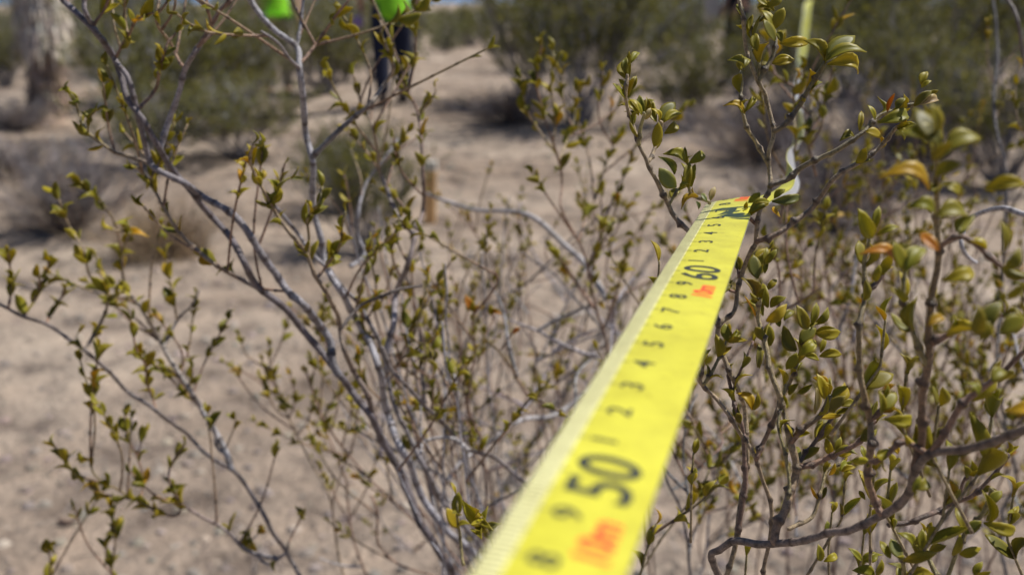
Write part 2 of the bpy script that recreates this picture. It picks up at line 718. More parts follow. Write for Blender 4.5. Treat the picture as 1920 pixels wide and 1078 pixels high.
rstem([(1483, 832), (1511, 798), (1539, 777), (1557, 742)], .26, .255, .8, .6, BROWN, (.17, .15, .06), parent=r4o)
rstem([(1490, 878), (1539, 863), (1589, 840), (1624, 812), (1640, 790)], .26, .252, .8, .55, BROWN, parent=r4o)
rstem([(1420, 862), (1434, 830), (1448, 791), (1459, 763), (1476, 728), (1483, 710), (1497, 671), (1512, 625)], .262, .26, .65, .45, BROWN, OLIVE, parent=r2o)
rstem([(1494, 872), (1522, 837), (1546, 802), (1564, 777)], .262, .265, .6, .45, (.13, .09, .07), parent=r4o)
rstem([(1476, 991), (1486, 985), (1522, 966), (1539, 917), (1550, 882), (1580, 868)], .258, .262, .55, .4, TAN, OLIVE, parent=r4o)
rstem([(1471, 720), (1466, 760), (1459, 800), (1470, 850), (1474, 920), (1470, 950)][::-1], .262, .266, .5, .35, OLIVE, parent=r4o)
r7o, _ = rstem([(1652, 959), (1641, 938), (1625, 896), (1634, 840), (1631, 788), (1615, 735), (1609, 694), (1609, 634), (1614, 594), (1621, 550), (1621, 494), (1631, 447)],
               .225, .215, .9, .45, BROWN, OLIVE, parent=r4o)
rstem([(1622, 550), (1644, 530), (1654, 517)], .215, .213, .5, .4, BROWN, parent=r4o)
rstem([(1633, 790), (1650, 770), (1660, 745)], .218, .214, .6, .45, BROWN, parent=r4o)
r8o, _ = rstem([(1718, 890), (1728, 830), (1735, 750), (1745, 640), (1750, 560), (1760, 480), (1755, 400), (1760, 300), (1750, 240)], .196, .168, .95, .5, (.24, .135, .085), (.28, .22, .09), parent=r4o)
rstem([(1736, 690), (1714, 644), (1701, 594), (1694, 547), (1697, 505)], .18, .176, .6, .45, OLIVE, parent=r4o)
rstem([(1744, 650), (1800, 615), (1850, 600), (1880, 590)], .178, .166, .7, .5, BROWN, parent=r4o)
rstem([(1756, 470), (1800, 440), (1860, 480), (1880, 500)], .171, .166, .6, .5, BROWN, parent=r4o)
rstem([(1746, 850), (1790, 780), (1850, 720), (1920, 660)], .185, .17, .8, .5, BROWN, parent=r4o)
rstem([(1738, 855), (1690, 830), (1655, 860), (1630, 866)], .188, .196, .7, .5, BROWN, parent=r4o)
r10o, _ = rstem([(1665, 985), (1700, 980), (1732, 966), (1778, 949), (1827, 928), (1872, 879), (1890, 851)], .25, .24, .7, .4, (.14, .1, .08), BROWN, parent=r4o)
rstem([(1795, 943), (1803, 905), (1815, 890)], .246, .244, .45, .35, BROWN, parent=r4o)
r9o, _ = rstem([(1770, 1100), (1790, 1050), (1812, 1000), (1845, 960), (1858, 915)], .235, .23, .9, .5, OLIVE, root=True)
rstem([(1690, 1120), (1692, 1080), (1690, 1045)], .238, .232, .8, .5, OLIVE, parent=r9o)
rstem([(1760, 1110), (1745, 1070), (1737, 1030), (1735, 1000)], .236, .238, .7, .45, OLIVE, parent=r9o)
# twig that holds the leaves left of the tape
s1o, _ = rstem([(1347, 612), (1325, 530), (1300, 455), (1282, 427), (1265, 403), (1256, 385), (1236, 345), (1219, 320), (1211, 301), (1196, 274), (1181, 227), (1174, 200), (1172, 177), (1176, 140)],
               .283, .265, .85, .4, (.15, .11, .09), TAN, parent=r1o)
rstem([(1196, 275), (1202, 234), (1207, 212)], .27, .268, .55, .4, OLIVE, parent=r1o)
rstem([(1213, 303), (1221, 287), (1234, 254), (1238, 228)], .27, .272, .55, .4, TAN, parent=r1o)
rstem([(1256, 386), (1265, 370), (1273, 356)], .272, .27, .4, .35, OLIVE, parent=r1o)
rstem([(1330, 382), (1310, 374), (1296, 366), (1291, 345), (1291, 310)], .285, .278, .55, .35, (.25, .2, .12), OLIVE, parent=r1o)
rstem([(1425, 420), (1408, 405), (1401, 398)], .272, .27, .6, .6, BROWN, parent=r1o)
rstem([(1380, 520), (1382, 490), (1377, 462)], .278, .277, .5, .3, BROWN, parent=r1o)
rstem([(1384, 548), (1372, 545), (1366, 538)], .276, .272, .5, .4, BROWN, parent=r1o)
rstem([(1420, 660), (1412, 640), (1390, 690), (1371, 745)][::-1][:3], .262, .262, .4, .3, (.2, .12, .09), parent=r1o)
rstem([(1409, 500), (1440, 470)], .276, .274, .3, .25, OLIVE, parent=r1o)

RL = [  # base x,y  tip x,y  width px  depth  colour  kind
    (1462, 82, 1519, 87, 24, .266, YGREEN, 1), (1545, 110, 1513, 70, 24, .264, GREEN, 1), (1549, 115, 1622, 92, 26, .262, GREEN, 0), (1550, 112, 1600, 65, 28, .262, DKGREEN, 4),
    (1553, 122, 1612, 130, 28, .26, YGREEN, 5), (1453, 55, 1425, 22, 22, .265, GREEN, 0), (1455, 53, 1467, 14, 24, .264, GREEN, 4), (1453, 77, 1430, 38, 26, .26, DKGREEN, 4),
    (1448, 120, 1490, 118, 17, .265, YGREEN, 1), (1449, 118, 1489, 108, 14, .268, YGREEN, 0), (1420, 96, 1411, 63, 20, .27, GREEN, 0), (1405, 57, 1407, 27, 13, .272, GREEN, 2),
    (1392, 32, 1378, 8, 16, .27, GREEN, 0), (1450, 22, 1420, 12, 18, .268, GREEN, 3), (1393, 127, 1364, 110, 17, .265, DKGREEN, 3), (1394, 128, 1400, 108, 12, .267, GREEN, 0),
    (1440, 14, 1462, -14, 20, .266, GREEN, 1), (1438, 10, 1412, -16, 20, .266, GREEN, 2), (1456, 62, 1470, 78, 12, .266, DKGREEN, 0),
    (1395, 212, 1357, 194, 15, .267, YELLOW, 1), (1397, 210, 1417, 184, 11, .267, GREEN, 3), (1397, 214, 1388, 196, 9, .268, GREEN, 0),
    (1611, 246, 1612, 207, 11, .26, GREEN, 0), (1600, 256, 1572, 262, 17, .262, DKGREEN, 3), (1647, 230, 1707, 220, 24, .257, GREEN, 1), (1624, 247, 1654, 254, 20, .26, YGREEN, 4),
    (1681, 206, 1694, 182, 20, .257, GREEN, 0), (1714, 199, 1744, 167, 20, .255, DKGREEN, 0), (1727, 165, 1748, 154, 15, .255, GREEN, 1), (1728, 160, 1734, 133, 15, .255, YGREEN, 0),
    (1727, 197, 1762, 190, 16, .254, PALE, 3), (1664, 209, 1674, 174, 8, .258, ORANGE, 2), (1690, 244, 1722, 232, 16, .262, GREEN, 0), (1681, 240, 1700, 262, 18, .262, GREEN, 0), (1640, 225, 1625, 198, 14, .258, GREEN, 0),
    (1174, 149, 1163, 116, 22, .265, GREEN, 4), (1175, 171, 1158, 150, 14, .266, GREEN, 0), (1180, 171, 1196, 143, 15, .265, GREEN, 3), (1180, 144, 1175, 97, 9, .265, GREEN, 2), (1184, 118, 1196, 97, 10, .266, GREEN, 0),
    (1197, 217, 1163, 194, 19, .264, YGREEN, 1), (1203, 216, 1178, 188, 18, .266, GREEN, 0), (1207, 214, 1194, 180, 18, .268, DKGREEN, 0), (1209, 214, 1215, 182, 15, .27, GREEN, 3), (1230, 228, 1217, 190, 17, .27, GREEN, 2),
    (1236, 228, 1264, 190, 20, .27, DKGREEN, 4), (1244, 230, 1276, 209, 15, .268, YGREEN, 0), (1246, 251, 1272, 234, 17, .27, GREEN, 1), (1210, 224, 1222, 203, 14, .264, PALE, 3), (1202, 205, 1226, 185, 12, .27, GREEN, 0),
    (1284, 305, 1246, 282, 23, .274, GREEN, 1), (1287, 304, 1281, 276, 12, .276, GREEN, 0), (1292, 307, 1324, 290, 17, .275, GREEN, 1), (1267, 352, 1233, 318, 26, .266, (.2, .23, .08), 4),
    (1263, 326, 1236, 291, 15, .27, (.17, .2, .07), 3), (1290, 352, 1288, 304, 18, .272, GREEN, 0), (1297, 350, 1300, 306, 8, .274, GREEN, 0), (1275, 356, 1291, 340, 16, .273, GREEN, 0), (1260, 372, 1270, 352, 14, .27, GREEN, 4),
    (1332, 376, 1337, 349, 13, .282, PALE, 0), (1325, 378, 1313, 363, 12, .284, (.2, .24, .1), 0), (1305, 378, 1312, 392, 12, .28, (.18, .22, .09), 0),
    (1441, 378, 1400, 394, 20, .268, GREEN, 1), (1440, 384, 1402, 404, 18, .267, YGREEN, 3), (1425, 362, 1404, 382, 14, .276, GREEN, 4), (1448, 378, 1504, 374, 20, .268, (.16, .18, .05), 1), (1452, 372, 1470, 352, 14, .27, GREEN, 0), (1447, 392, 1462, 404, 10, .27, YELLOW, 2),
    (1420, 522, 1409, 478, 26, .262, (.17, .18, .04), 4), (1432, 495, 1435, 462, 13, .264, GREEN, 0), (1435, 495, 1462, 469, 15, .263, GREEN, 1), (1434, 512, 1437, 486, 10, .266, DKGREEN, 0),
    (1414, 562, 1394, 518, 28, .256, (.2, .15, .03), 3), (1440, 576, 1424, 532, 22, .258, GREEN, 0), (1437, 544, 1460, 526, 14, .264, GREEN, 1), (1445, 576, 1471, 553, 21, .26, GREEN, 0),
    (1430, 592, 1396, 563, 22, .258, GREEN, 1), (1437, 602, 1480, 576, 24, .256, YGREEN, 1), (1444, 648, 1437, 608, 22, .258, GREEN, 4), (1462, 612, 1452, 588, 18, .264, DKGREEN, 0), (1470, 600, 1485, 580, 12, .266, GREEN, 0), (1428, 566, 1420, 540, 16, .27, GREEN, 2),
    (1514, 616, 1489, 576, 24, .257, GREEN, 0), (1522, 608, 1527, 566, 18, .26, GREEN, 0), (1527, 608, 1557, 579, 16, .262, GREEN, 1), (1499, 642, 1528, 613, 22, .258, DKGREEN, 4), (1529, 625, 1577, 629, 22, .256, YGREEN, 1), (1530, 622, 1574, 616, 14, .26, GREEN, 0),
    (1497, 666, 1535, 643, 24, .255, YGREEN, 1), (1537, 668, 1578, 659, 18, .256, YGREEN, 0), (1492, 656, 1461, 616, 24, .257, (.16, .15, .03), 2), (1494, 662, 1476, 694, 18, .256, GREEN, 4), (1538, 660, 1544, 630, 12, .26, GREEN, 0), (1510, 668, 1537, 672, 14, .258, GREEN, 0),
    (1372, 535, 1347, 548, 17, .272, DKGREEN, 1), (1363, 639, 1357, 606, 17, .26, GREEN, 4), (1367, 642, 1401, 634, 14, .258, YGREEN, 5), (1364, 640, 1384, 618, 12, .262, GREEN, 3), (1420, 688, 1419, 643, 16, .258, (.2, .2, .05), 0), (1424, 690, 1430, 655, 10, .26, GREEN, 0),
    (1552, 724, 1526, 703, 17, .255, YELLOW, 1), (1554, 724, 1552, 708, 10, .256, GREEN, 0),
    (1410, 768, 1386, 732, 21, .256, YELLOW, 1), (1413, 768, 1418, 737, 14, .257, GREEN, 0),
    (1550, 747, 1527, 704, 23, .253, YGREEN, 0), (1556, 747, 1553, 706, 12, .255, GREEN, 0), (1555, 747, 1590, 724, 23, .252, YGREEN, 1), (1553, 771, 1583, 740, 20, .252, (.24, .21, .06), 4), (1578, 761, 1603, 753, 13, .253, GREEN, 0), (1530, 727, 1530, 776, 16, .252, PALE, 4), (1522, 721, 1493, 736, 12, .256, GREEN, 3), (1480, 740, 1494, 716, 14, .262, GREEN, 0),
    (1652, 776, 1645, 735, 17, .215, GREEN, 0), (1659, 768, 1677, 734, 20, .214, GREEN, 4), (1659, 785, 1712, 791, 23, .212, YGREEN, 1), (1655, 745, 1662, 722, 14, .216, GREEN, 0),
    (1560, 852, 1544, 822, 17, .255, YGREEN, 0), (1567, 848, 1573, 817, 14, .257, GREEN, 0), (1571, 853, 1600, 850, 11, .255, YGREEN, 1), (1622, 858, 1612, 835, 13, .25, GREEN, 0), (1683, 851, 1668, 835, 13, .25, YELLOW, 1), (1575, 882, 1586, 862, 11, .26, GREEN, 0), (1578, 884, 1603, 872, 12, .26, YGREEN, 0), (1555, 890, 1563, 868, 10, .26, YELLOW, 0),
    (1690, 1048, 1668, 1010, 32, .23, (.2, .2, .06), 4), (1694, 1051, 1759, 1043, 24, .228, YGREEN, 1), (1711, 1027, 1686, 994, 20, .232, GREEN, 1), (1669, 1046, 1646, 1015, 22, .232, GREEN, 0), (1743, 1034, 1772, 1018, 18, .232, GREEN, 0), (1732, 1033, 1724, 990, 20, .236, GREEN, 0), (1733, 1032, 1751, 992, 16, .236, GREEN, 2),
    (1806, 992, 1787, 951, 24, .23, GREEN, 0), (1845, 980, 1905, 1002, 26, .226, YGREEN, 1), (1852, 978, 1845, 917, 17, .228, GREEN, 3), (1855, 947, 1874, 916, 20, .228, GREEN, 0), (1799, 1038, 1842, 1033, 22, .228, YGREEN, 1), (1786, 1040, 1796, 1001, 18, .232, YGREEN, 0), (1810, 1000, 1838, 974, 24, .228, DKGREEN, 4), (1850, 976, 1864, 955, 14, .23, GREEN, 0),
    (1827, 1079, 1838, 1050, 15, .235, GREEN, 0), (1832, 1080, 1855, 1068, 13, .235, GREEN, 0), (1640, 1078, 1600, 1062, 22, .245, GREEN, 1), (1644, 1078, 1650, 1048, 18, .245, GREEN, 0), (1700, 1078, 1750, 1070, 24, .235, YGREEN, 0), (1615, 1050, 1590, 1030, 14, .262, GREEN, 0), (1620, 1052, 1648, 1040, 14, .262, GREEN, 1), (1545, 1052, 1572, 1042, 14, .265, YGREEN, 1), (1540, 1050, 1530, 1022, 16, .265, GREEN, 0),
    (1622, 936, 1608, 920, 12, .25, GREEN, 0), (1818, 890, 1806, 876, 12, .244, GREEN, 0), (1818, 890, 1848, 884, 12, .242, YGREEN, 1), (1715, 918, 1740, 902, 20, .2, GREEN, 1), (1712, 922, 1722, 890, 16, .2, GREEN, 0),
    (1634, 445, 1603, 396, 26, .214, YGREEN, 0), (1641, 430, 1644, 385, 16, .216, GREEN, 0), (1644, 441, 1688, 428, 16, .212, GREEN, 1), (1681, 496, 1612, 468, 26, .19, ORANGE, 1), (1641, 528, 1644, 496, 18, .213, GREEN, 0),
    (1741, 354, 1648, 322, 34, .172, YELLOW, 1), (1848, 356, 1925, 338, 32, .17, YGREEN, 0), (1764, 274, 1710, 205, 42, .165, DKGREEN, 4), (1771, 284, 1833, 250, 36, .166, GREEN, 0), (1747, 284, 1686, 238, 38, .168, GREEN, 1), (1767, 526, 1832, 518, 30, .172, YGREEN, 1), (1881, 472, 1874, 418, 38, .165, GREEN, 0), (1874, 622, 1922, 592, 36, .165, GREEN, 4), (1834, 628, 1828, 576, 30, .168, GREEN, 0), (1840, 632, 1868, 560, 34, .17, DKGREEN, 0),
    (1755, 330, 1800, 300, 36, .168, GREEN, 0), (1752, 400, 1700, 380, 32, .172, GREEN, 1), (1757, 405, 1812, 395, 30, .17, GREEN, 0), (1756, 250, 1740, 200, 34, .166, GREEN, 0), (1697, 510, 1672, 455, 30, .177, GREEN, 4), (1699, 508, 1726, 460, 28, .176, GREEN, 0), (1760, 470, 1720, 440, 26, .174, ORANGE, 0), (1880, 505, 1920, 470, 34, .165, GREEN, 1), (1740, 610, 1768, 590, 16, .178, YELLOW, 0), (1850, 602, 1842, 640, 24, .168, GREEN, 0), (1890, 560, 1915, 530, 30, .166, GREEN, 0), (1800, 440, 1815, 400, 26, .17, GREEN, 2),
    (1920, 770, 1885, 762, 18, .18, YELLOW, 1), (1860, 715, 1880, 690, 22, .18, GREEN, 0), (1835, 742, 1812, 715, 24, .184, GREEN, 1), (1765, 345, 1800, 370, 30, .168, YGREEN, 1), (1750, 300, 1778, 262, 34, .164, GREEN, 2),
]
for (bx, by, tx, ty, wpx, d, col, kd) in RL:
    b0, t0 = P(bx, by, d), P(tx, ty, d + R.uniform(-.003, .003))
    ln = math.hypot(tx - bx, ty - by)
    tilt = R.uniform(.1, .7)
    nr = (-FWD) * 1.0 + UP * tilt + RT * R.uniform(-.35, .5)
    RB.leaf(b0, t0, nr, max(.62, min(1.15, wpx / ln / .46)), vary(col, .12), kd)
# stray leaves on the in-focus bush
for (x, y, d, n, sz) in [(1236, 490, .29, 2, .008), (1300, 850, .3, 2, .007), (1400, 1040, .28, 1, .006), (1660, 600, .24, 3, .008), (1585, 900, .27, 2, .006), (1640, 880, .25, 3, .007), (1560, 960, .28, 2, .006),
                         (1700, 700, .22, 3, .008), (1780, 880, .22, 3, .008), (1670, 880, .24, 3, .007), (1900, 930, .25, 3, .008), (1620, 1000, .27, 2, .007), (1760, 760, .21, 3, .008), (1860, 780, .22, 3, .009)]:
    p = P(x, y, d)
    q = [p + Vector((R.uniform(-.012, .012), 0, -.03)), p + Vector((0, 0, -.012)), p]
    RB.stem_obj('twig', q, .0004, .0003, TAN, OLIVE, r9o if x > 1500 else r1o, 6)
    RB.cluster(q, .0004, n, sz, GC)
RB.finish(300)


# ------------------------------------------------------------------ the tall bare-stemmed bush at the left
LB = Bush('creosote_bush', (.05, .80, ground_h(.05, .8)), 'tall creosote bush with long bare grey stems leaning left over the sand', 'bush')


def lstem(pts, d0, d1, r0, r1, col, tip=None, root=False, parent=None, leaves=0, size=.0078, amp=.45, gap=.011, side=0, bush=None):
    bu = bush or LB
    if bu is LB:
        d0, d1 = d0 * .87, d1 * .87
    q = trace(pts, d0, d1, .02)
    if parent is not None:
        q = attach(bu, q)
    remember(bu, q)
    full = to_root(bu, q) if root else q
    o = bu.stem_obj('stem' if parent is None else 'twig', full, r0 * .001, r1 * .001, col, tip, parent, 8, gap, amp)
    if leaves:
        bu.cluster(q, r1 * .001, int(leaves * 1.4 + 1), size, GC, .0075)
    q2, L = resample(q, .004)
    for k in range(side):
        i = R.randrange(int(len(q2) * .25), len(q2) - 1)
        tg = (q2[i + 1] - q2[i]).normalized() if i + 1 < len(q2) else (q2[i] - q2[i - 1]).normalized()
        sd = tg.cross(-FWD).normalized() * R.choice((-1, 1))
        dr = (tg * R.uniform(.4, 1.0) + sd * R.uniform(.4, 1) + FWD * R.uniform(-.5, .5) + Vector((0, 0, .45))).normalized()
        ln = R.uniform(.018, .055)
        b = q2[i]
        mid = b + dr * ln * .5 + Vector((R.uniform(-.004, .004), R.uniform(-.004, .004), R.uniform(-.002, .004)))
        en = b + dr * ln + Vector((R.uniform(-.006, .006), 0, R.uniform(.002, .012)))
        tw = [Vector(v) for v in catmull([tuple(b), tuple(mid), tuple(en)], 5)]
        bu.stem_obj('twig', tw, .00055, .0004, BROWN, R.choice((OLIVE, TAN, BROWN)), o if parent is None else parent, 5, .010, .4)
        bu.cluster(tw, .0004, R.randrange(2, 6), size * R.uniform(.8, 1.1), GC, .0065)
    return o


b1 = lstem([(850, 1078), (800, 1000), (770, 940), (745, 880), (715, 820), (690, 770), (660, 735), (635, 700), (601, 662), (568, 622), (534, 576), (484, 536), (458, 494), (434, 447), (401, 407), (361, 360),
            (334, 330), (294, 275), (267, 227), (240, 187), (230, 147), (214, 110), (180, 60), (140, 23), (117, 0), (90, -40)], .52, .42, 3.5, 1.1, (.115, .105, .12), (.16, .135, .145), root=True, side=3)
lstem([(640, 700), (628, 674), (621, 641), (601, 607), (568, 567), (534, 530), (494, 477), (458, 427), (418, 390), (377, 367), (347, 344), (290, 314), (280, 294), (267, 247), (258, 200), (244, 150), (227, 127), (200, 87), (167, 30), (160, 0), (150, -40)],
      .483, .415, 1.8, .8, (.24, .23, .25), (.2, .17, .175), parent=b1, side=2)
lstem([(494, 556), (444, 527), (401, 497), (351, 457), (314, 397), (277, 340), (255, 315)], .46, .45, 1.0, .6, (.2, .155, .135), TAN, parent=b1, leaves=3, side=5)
lstem([(304, 276), (324, 220), (337, 174), (347, 127), (367, 90), (391, 53), (417, 17), (431, 0), (450, -40)], .42, .41, 1.2, .7, (.37, .36, .39), BROWN, parent=b1, side=2)
lstem([(347, 128), (321, 87), (297, 43), (300, 0), (304, -30)], .41, .41, .6, .5, BROWN, TAN, parent=b1, side=3)
lstem([(367, 90), (392, 50), (388, 10), (380, -30)], .41, .4, .6, .5, BROWN, BROWN, parent=b1, side=2)
lstem([(267, 205), (297, 164), (311, 110), (317, 80), (330, 62)], .417, .4, .7, .4, BROWN, parent=b1, leaves=3)
lstem([(284, 315), (240, 297), (200, 281), (167, 250), (147, 214), (140, 190), (133, 176)], .42, .4, .85, .4, (.24, .18, .14), OLIVE, parent=b1, leaves=3)
lstem([(166, 248), (169, 225), (180, 208)], .402, .4, .45, .4, OLIVE, parent=b1, leaves=2)
lstem([(217, 286), (207, 234), (197, 174), (193, 155)], .41, .4, .6, .4, BROWN, TAN, parent=b1, leaves=2)
lstem([(174, 53), (197, 17), (205, -10)], .41, .4, .6, .5, BROWN, parent=b1, leaves=2)
lstem([(226, 105), (247, 57), (267, 30), (290, 28)], .412, .4, .6, .4, BROWN, parent=b1, leaves=3)
lstem([(230, 95), (214, 50), (211, 10), (215, -20)], .41, .405, .45, .4, TAN, OLIVE, parent=b1, leaves=2)
lstem([(234, 60), (232, 20), (236, -20)], .41, .4, .6, .5, TAN, TAN, parent=b1, leaves=2)
b3 = lstem([(872, 1022), (833, 987), (798, 945), (777, 893), (752, 840), (724, 770), (712, 694), (696, 647), (667, 600), (634, 540), (610, 490), (600, 444), (587, 397), (585, 350), (589, 302), (574, 240), (564, 140), (558, 90), (521, 60), (494, 30), (468, 0), (450, -30)],
           .56, .43, 3.7, 1.1, (.25, .24, .27), (.37, .36, .39), root=True, side=4)
lstem([(590, 298), (627, 257), (660, 224), (694, 194), (720, 157), (737, 127), (728, 100), (714, 67), (712, 40)], .465, .45, 1.25, .5, (.2, .2, .22), TAN, parent=b3, leaves=4, side=2)
lstem([(559, 92), (564, 33), (570, -20)], .435, .43, .8, .6, GRAY, parent=b3, side=2)
lstem([(563, 130), (530, 90), (490, 60)], .44, .43, .7, .5, (.25, .22, .22), parent=b3, side=2)
lstem([(567, 120), (590, 90), (610, 60), (640, 20), (655, 0)], .44, .43, .7, .5, BROWN, parent=b3, leaves=5, side=2)
b4 = lstem([(720, 800), (700, 740), (674, 690), (654, 657), (644, 607), (624, 557), (597, 520), (577, 477), (547, 440), (520, 403), (500, 367), (480, 330), (470, 300), (476, 270)], .50, .41, 1.3, .5, (.16, .12, .11), TAN, parent=b1, leaves=6)
lstem([(597, 519), (612, 500), (634, 467), (644, 423), (648, 395)], .42, .41, .6, .45, BROWN, OLIVE, parent=b1, leaves=4)
lstem([(585, 490), (582, 450), (580, 410), (600, 380), (604, 350)], .42, .41, .6, .45, (.24, .17, .1), OLIVE, parent=b1, leaves=4)
lstem([(516, 392), (525, 350), (545, 335)], .405, .4, .5, .4, OLIVE, parent=b1, leaves=4)
b5 = lstem([(851, 963), (816, 917), (791, 872), (763, 816), (742, 763), (725, 700), (710, 640), (690, 600), (674, 570), (644, 544), (618, 512), (600, 490), (560, 440), (530, 400), (510, 380)], .58, .47, 3.3, .8, (.12, .11, .12), (.28, .26, .27), root=True, side=3)
b6 = lstem([(727, 690), (727, 647), (740, 607), (747, 557), (761, 507), (777, 450), (791, 400), (794, 345), (791, 267), (781, 217), (767, 180), (755, 150), (765, 120)], .58, .56, 1.6, .5, (.29, .28, .31), BROWN, parent=b5, leaves=5, side=6)
lstem([(783, 222), (798, 195), (811, 177), (816, 165)], .565, .56, .5, .4, TAN, parent=b5, leaves=2)
lstem([(774, 440), (750, 410), (730, 370), (715, 330), (700, 250), (680, 200), (662, 140)], .57, .56, 1.1, .5, (.22, .19, .19), TAN, parent=b5, leaves=3, side=6)
lstem([(655, 500), (680, 480), (668, 440), (672, 400), (686, 340), (720, 300), (745, 260)], .6, .62, 1.2, .6, (.27, .26, .28), parent=b5, side=4)
b9 = lstem([(800, 780), (790, 700), (790, 624), (780, 580), (774, 557), (760, 520)], .62, .6, 1.2, .6, (.25, .23, .24), parent=b5, side=3)
lstem([(646, 616), (687, 570), (730, 547), (760, 538), (790, 534)], .44, .44, .75, .55, (.1, .08, .07), parent=b1)
lstem([(676, 600), (680, 575), (690, 566)], .44, .44, .4, .3, OLIVE, parent=b1, leaves=1)
b12 = lstem([(980, 900), (970, 893), (928, 861), (886, 844), (854, 816), (826, 784), (780, 739), (738, 700), (715, 650)], .56, .5, 2.2, .9, (.3, .29, .31), (.17, .14, .13), root=True, side=2)
lstem([(880, 842), (854, 824), (826, 821), (795, 828), (788, 850)], .54, .53, 1.0, .5, PALEGRAY, parent=b12)
b15 = lstem([(580, 1110), (561, 1078), (536, 1037), (508, 980), (466, 917), (435, 882), (400, 858), (358, 823), (323, 791), (291, 767), (245, 739), (200, 697), (160, 659), (127, 637), (87, 607), (40, 587), (0, 567), (-40, 545)], .58, .55, 2.2, .8, (.17, .165, .185), (.18, .15, .14), root=True)
lstem([(50, 590), (62, 565), (72, 540), (74, 520)], .55, .545, .6, .5, BROWN, parent=b15, leaves=3, size=.0092)
lstem([(87, 606), (100, 580), (117, 557), (122, 540)], .55, .545, .7, .5, BROWN, parent=b15, leaves=4, size=.0092)
lstem([(20, 578), (24, 540), (18, 500), (14, 475)], .55, .54, .6, .4, BROWN, parent=b15, leaves=5, size=.0092)
lstem([(70, 540), (85, 510), (90, 490)], .55, .545, .45, .4, BROWN, parent=b15, leaves=2, size=.009)
lstem([(160, 657), (187, 614), (197, 560), (167, 520), (154, 474), (130, 430), (112, 380), (103, 360)], .56, .55, .8, .4, (.19, .15, .12), TAN, parent=b15, leaves=12, size=.0092)
lstem([(195, 565), (215, 550), (232, 545)], .56, .55, .45, .4, OLIVE, parent=b15, leaves=2)
lstem([(158, 660), (150, 640), (148, 622)], .56, .55, .4, .3, OLIVE, parent=b15, leaves=1)
lstem([(435, 882), (424, 851), (396, 795), (379, 767), (358, 732), (321, 680), (297, 634), (267, 587), (234, 534), (228, 480), (240, 440), (212, 430)], .575, .56, 1.6, .6, (.3, .3, .33), TAN, parent=b15, leaves=9, size=.0092, side=7)
lstem([(320, 645), (341, 597), (361, 574), (372, 545)], .57, .57, .8, .5, (.24, .22, .22), parent=b15)
lstem([(338, 600), (325, 560), (322, 520), (310, 470), (318, 430)], .57, .56, .6, .4, TAN, parent=b15, leaves=6, size=.01)
lstem([(380, 768), (350, 740), (330, 700), (310, 690)], .57, .56, .8, .5, BROWN, parent=b15, leaves=5, size=.0092, side=4)
lstem([(291, 766), (283, 740), (272, 715), (270, 680), (255, 650), (245, 600)], .565, .55, .6, .4, BROWN, parent=b15, leaves=10, size=.0092)
lstem([(424, 850), (410, 835), (402, 805), (392, 780)], .575, .57, .9, .5, PALEGRAY, parent=b15)
lstem([(430, 840), (436, 805), (440, 785)], .57, .57, .4, .3, TAN, parent=b15, leaves=1)
lstem([(520, 1050), (466, 1033), (421, 995), (379, 970), (344, 945), (319, 910), (319, 875), (335, 850), (345, 835)], .58, .55, 1.1, .45, (.24, .23, .24), BROWN, parent=b15, leaves=6, size=.0092, side=3)
lstem([(346, 948), (330, 970), (302, 963), (259, 942), (231, 928), (196, 907), (172, 889), (163, 862)], .555, .54, .6, .4, BROWN, OLIVE, parent=b15, leaves=5, size=.0092, side=6)
lstem([(262, 944), (268, 900), (259, 860), (246, 830), (238, 800), (235, 780)], .55, .55, .5, .4, BROWN, parent=b15, leaves=3, size=.0092)
lstem([(260, 855), (268, 830), (270, 810)], .55, .55, .4, .35, BROWN, parent=b15, leaves=3, size=.0095)
lstem([(536, 1037), (545, 1010), (560, 985), (567, 960)], .58, .57, .6, .4, BROWN, parent=b15, leaves=1)
lstem([(536, 1037), (505, 1060), (480, 1040), (466, 1020), (483, 1000)], .57, .56, .7, .4, GRAY, parent=b15, leaves=7, size=.0092)
lstem([(650, 1100), (644, 1072), (630, 998), (609, 917), (584, 868), (560, 820), (542, 781), (520, 730), (512, 690), (505, 650)], .72, .7, 1.5, .5, (.28, .26, .27), TAN, root=True, side=9, leaves=5)
lstem([(700, 1100), (682, 1061), (661, 1002), (651, 928), (640, 880), (610, 800), (600, 760)], .72, .7, 1.5, .6, (.33, .31, .33), BROWN, root=True, side=5, leaves=3)
lstem([(682, 1061), (640, 1058), (600, 1046)], .72, .72, .8, .5, PALEGRAY, parent=b15)
lstem([(800, 1000), (759, 959), (738, 938), (696, 903), (651, 851), (620, 815), (605, 790), (590, 740), (575, 700)], .68, .66, 1.4, .6, (.26, .25, .27), BROWN, root=True, side=8, leaves=4)
lstem([(800, 1075), (750, 1060), (720, 1035), (705, 1010), (705, 960), (695, 930)], .64, .63, 1.1, .6, (.18, .16, .16), BROWN, root=True, side=2)
lstem([(230, 1120), (205, 1060), (200, 1030), (205, 1000), (212, 985)], .62, .6, .6, .4, BROWN, parent=b15, leaves=8, size=.0092, side=2)
lstem([(90, 1120), (95, 1070), (97, 1045), (93, 1025)], .62, .6, .6, .4, BROWN, parent=b15, leaves=6, size=.0092, side=1)
lstem([(870, 1060), (862, 1005), (858, 960), (856, 925)], .4, .39, .6, .4, OLIVE, OLIVE, parent=b12, leaves=2, size=.008)
lstem([(930, 1040), (918, 1010), (905, 985), (900, 970)], .36, .35, .5, .4, OLIVE, OLIVE, parent=b12, leaves=3, size=.009)
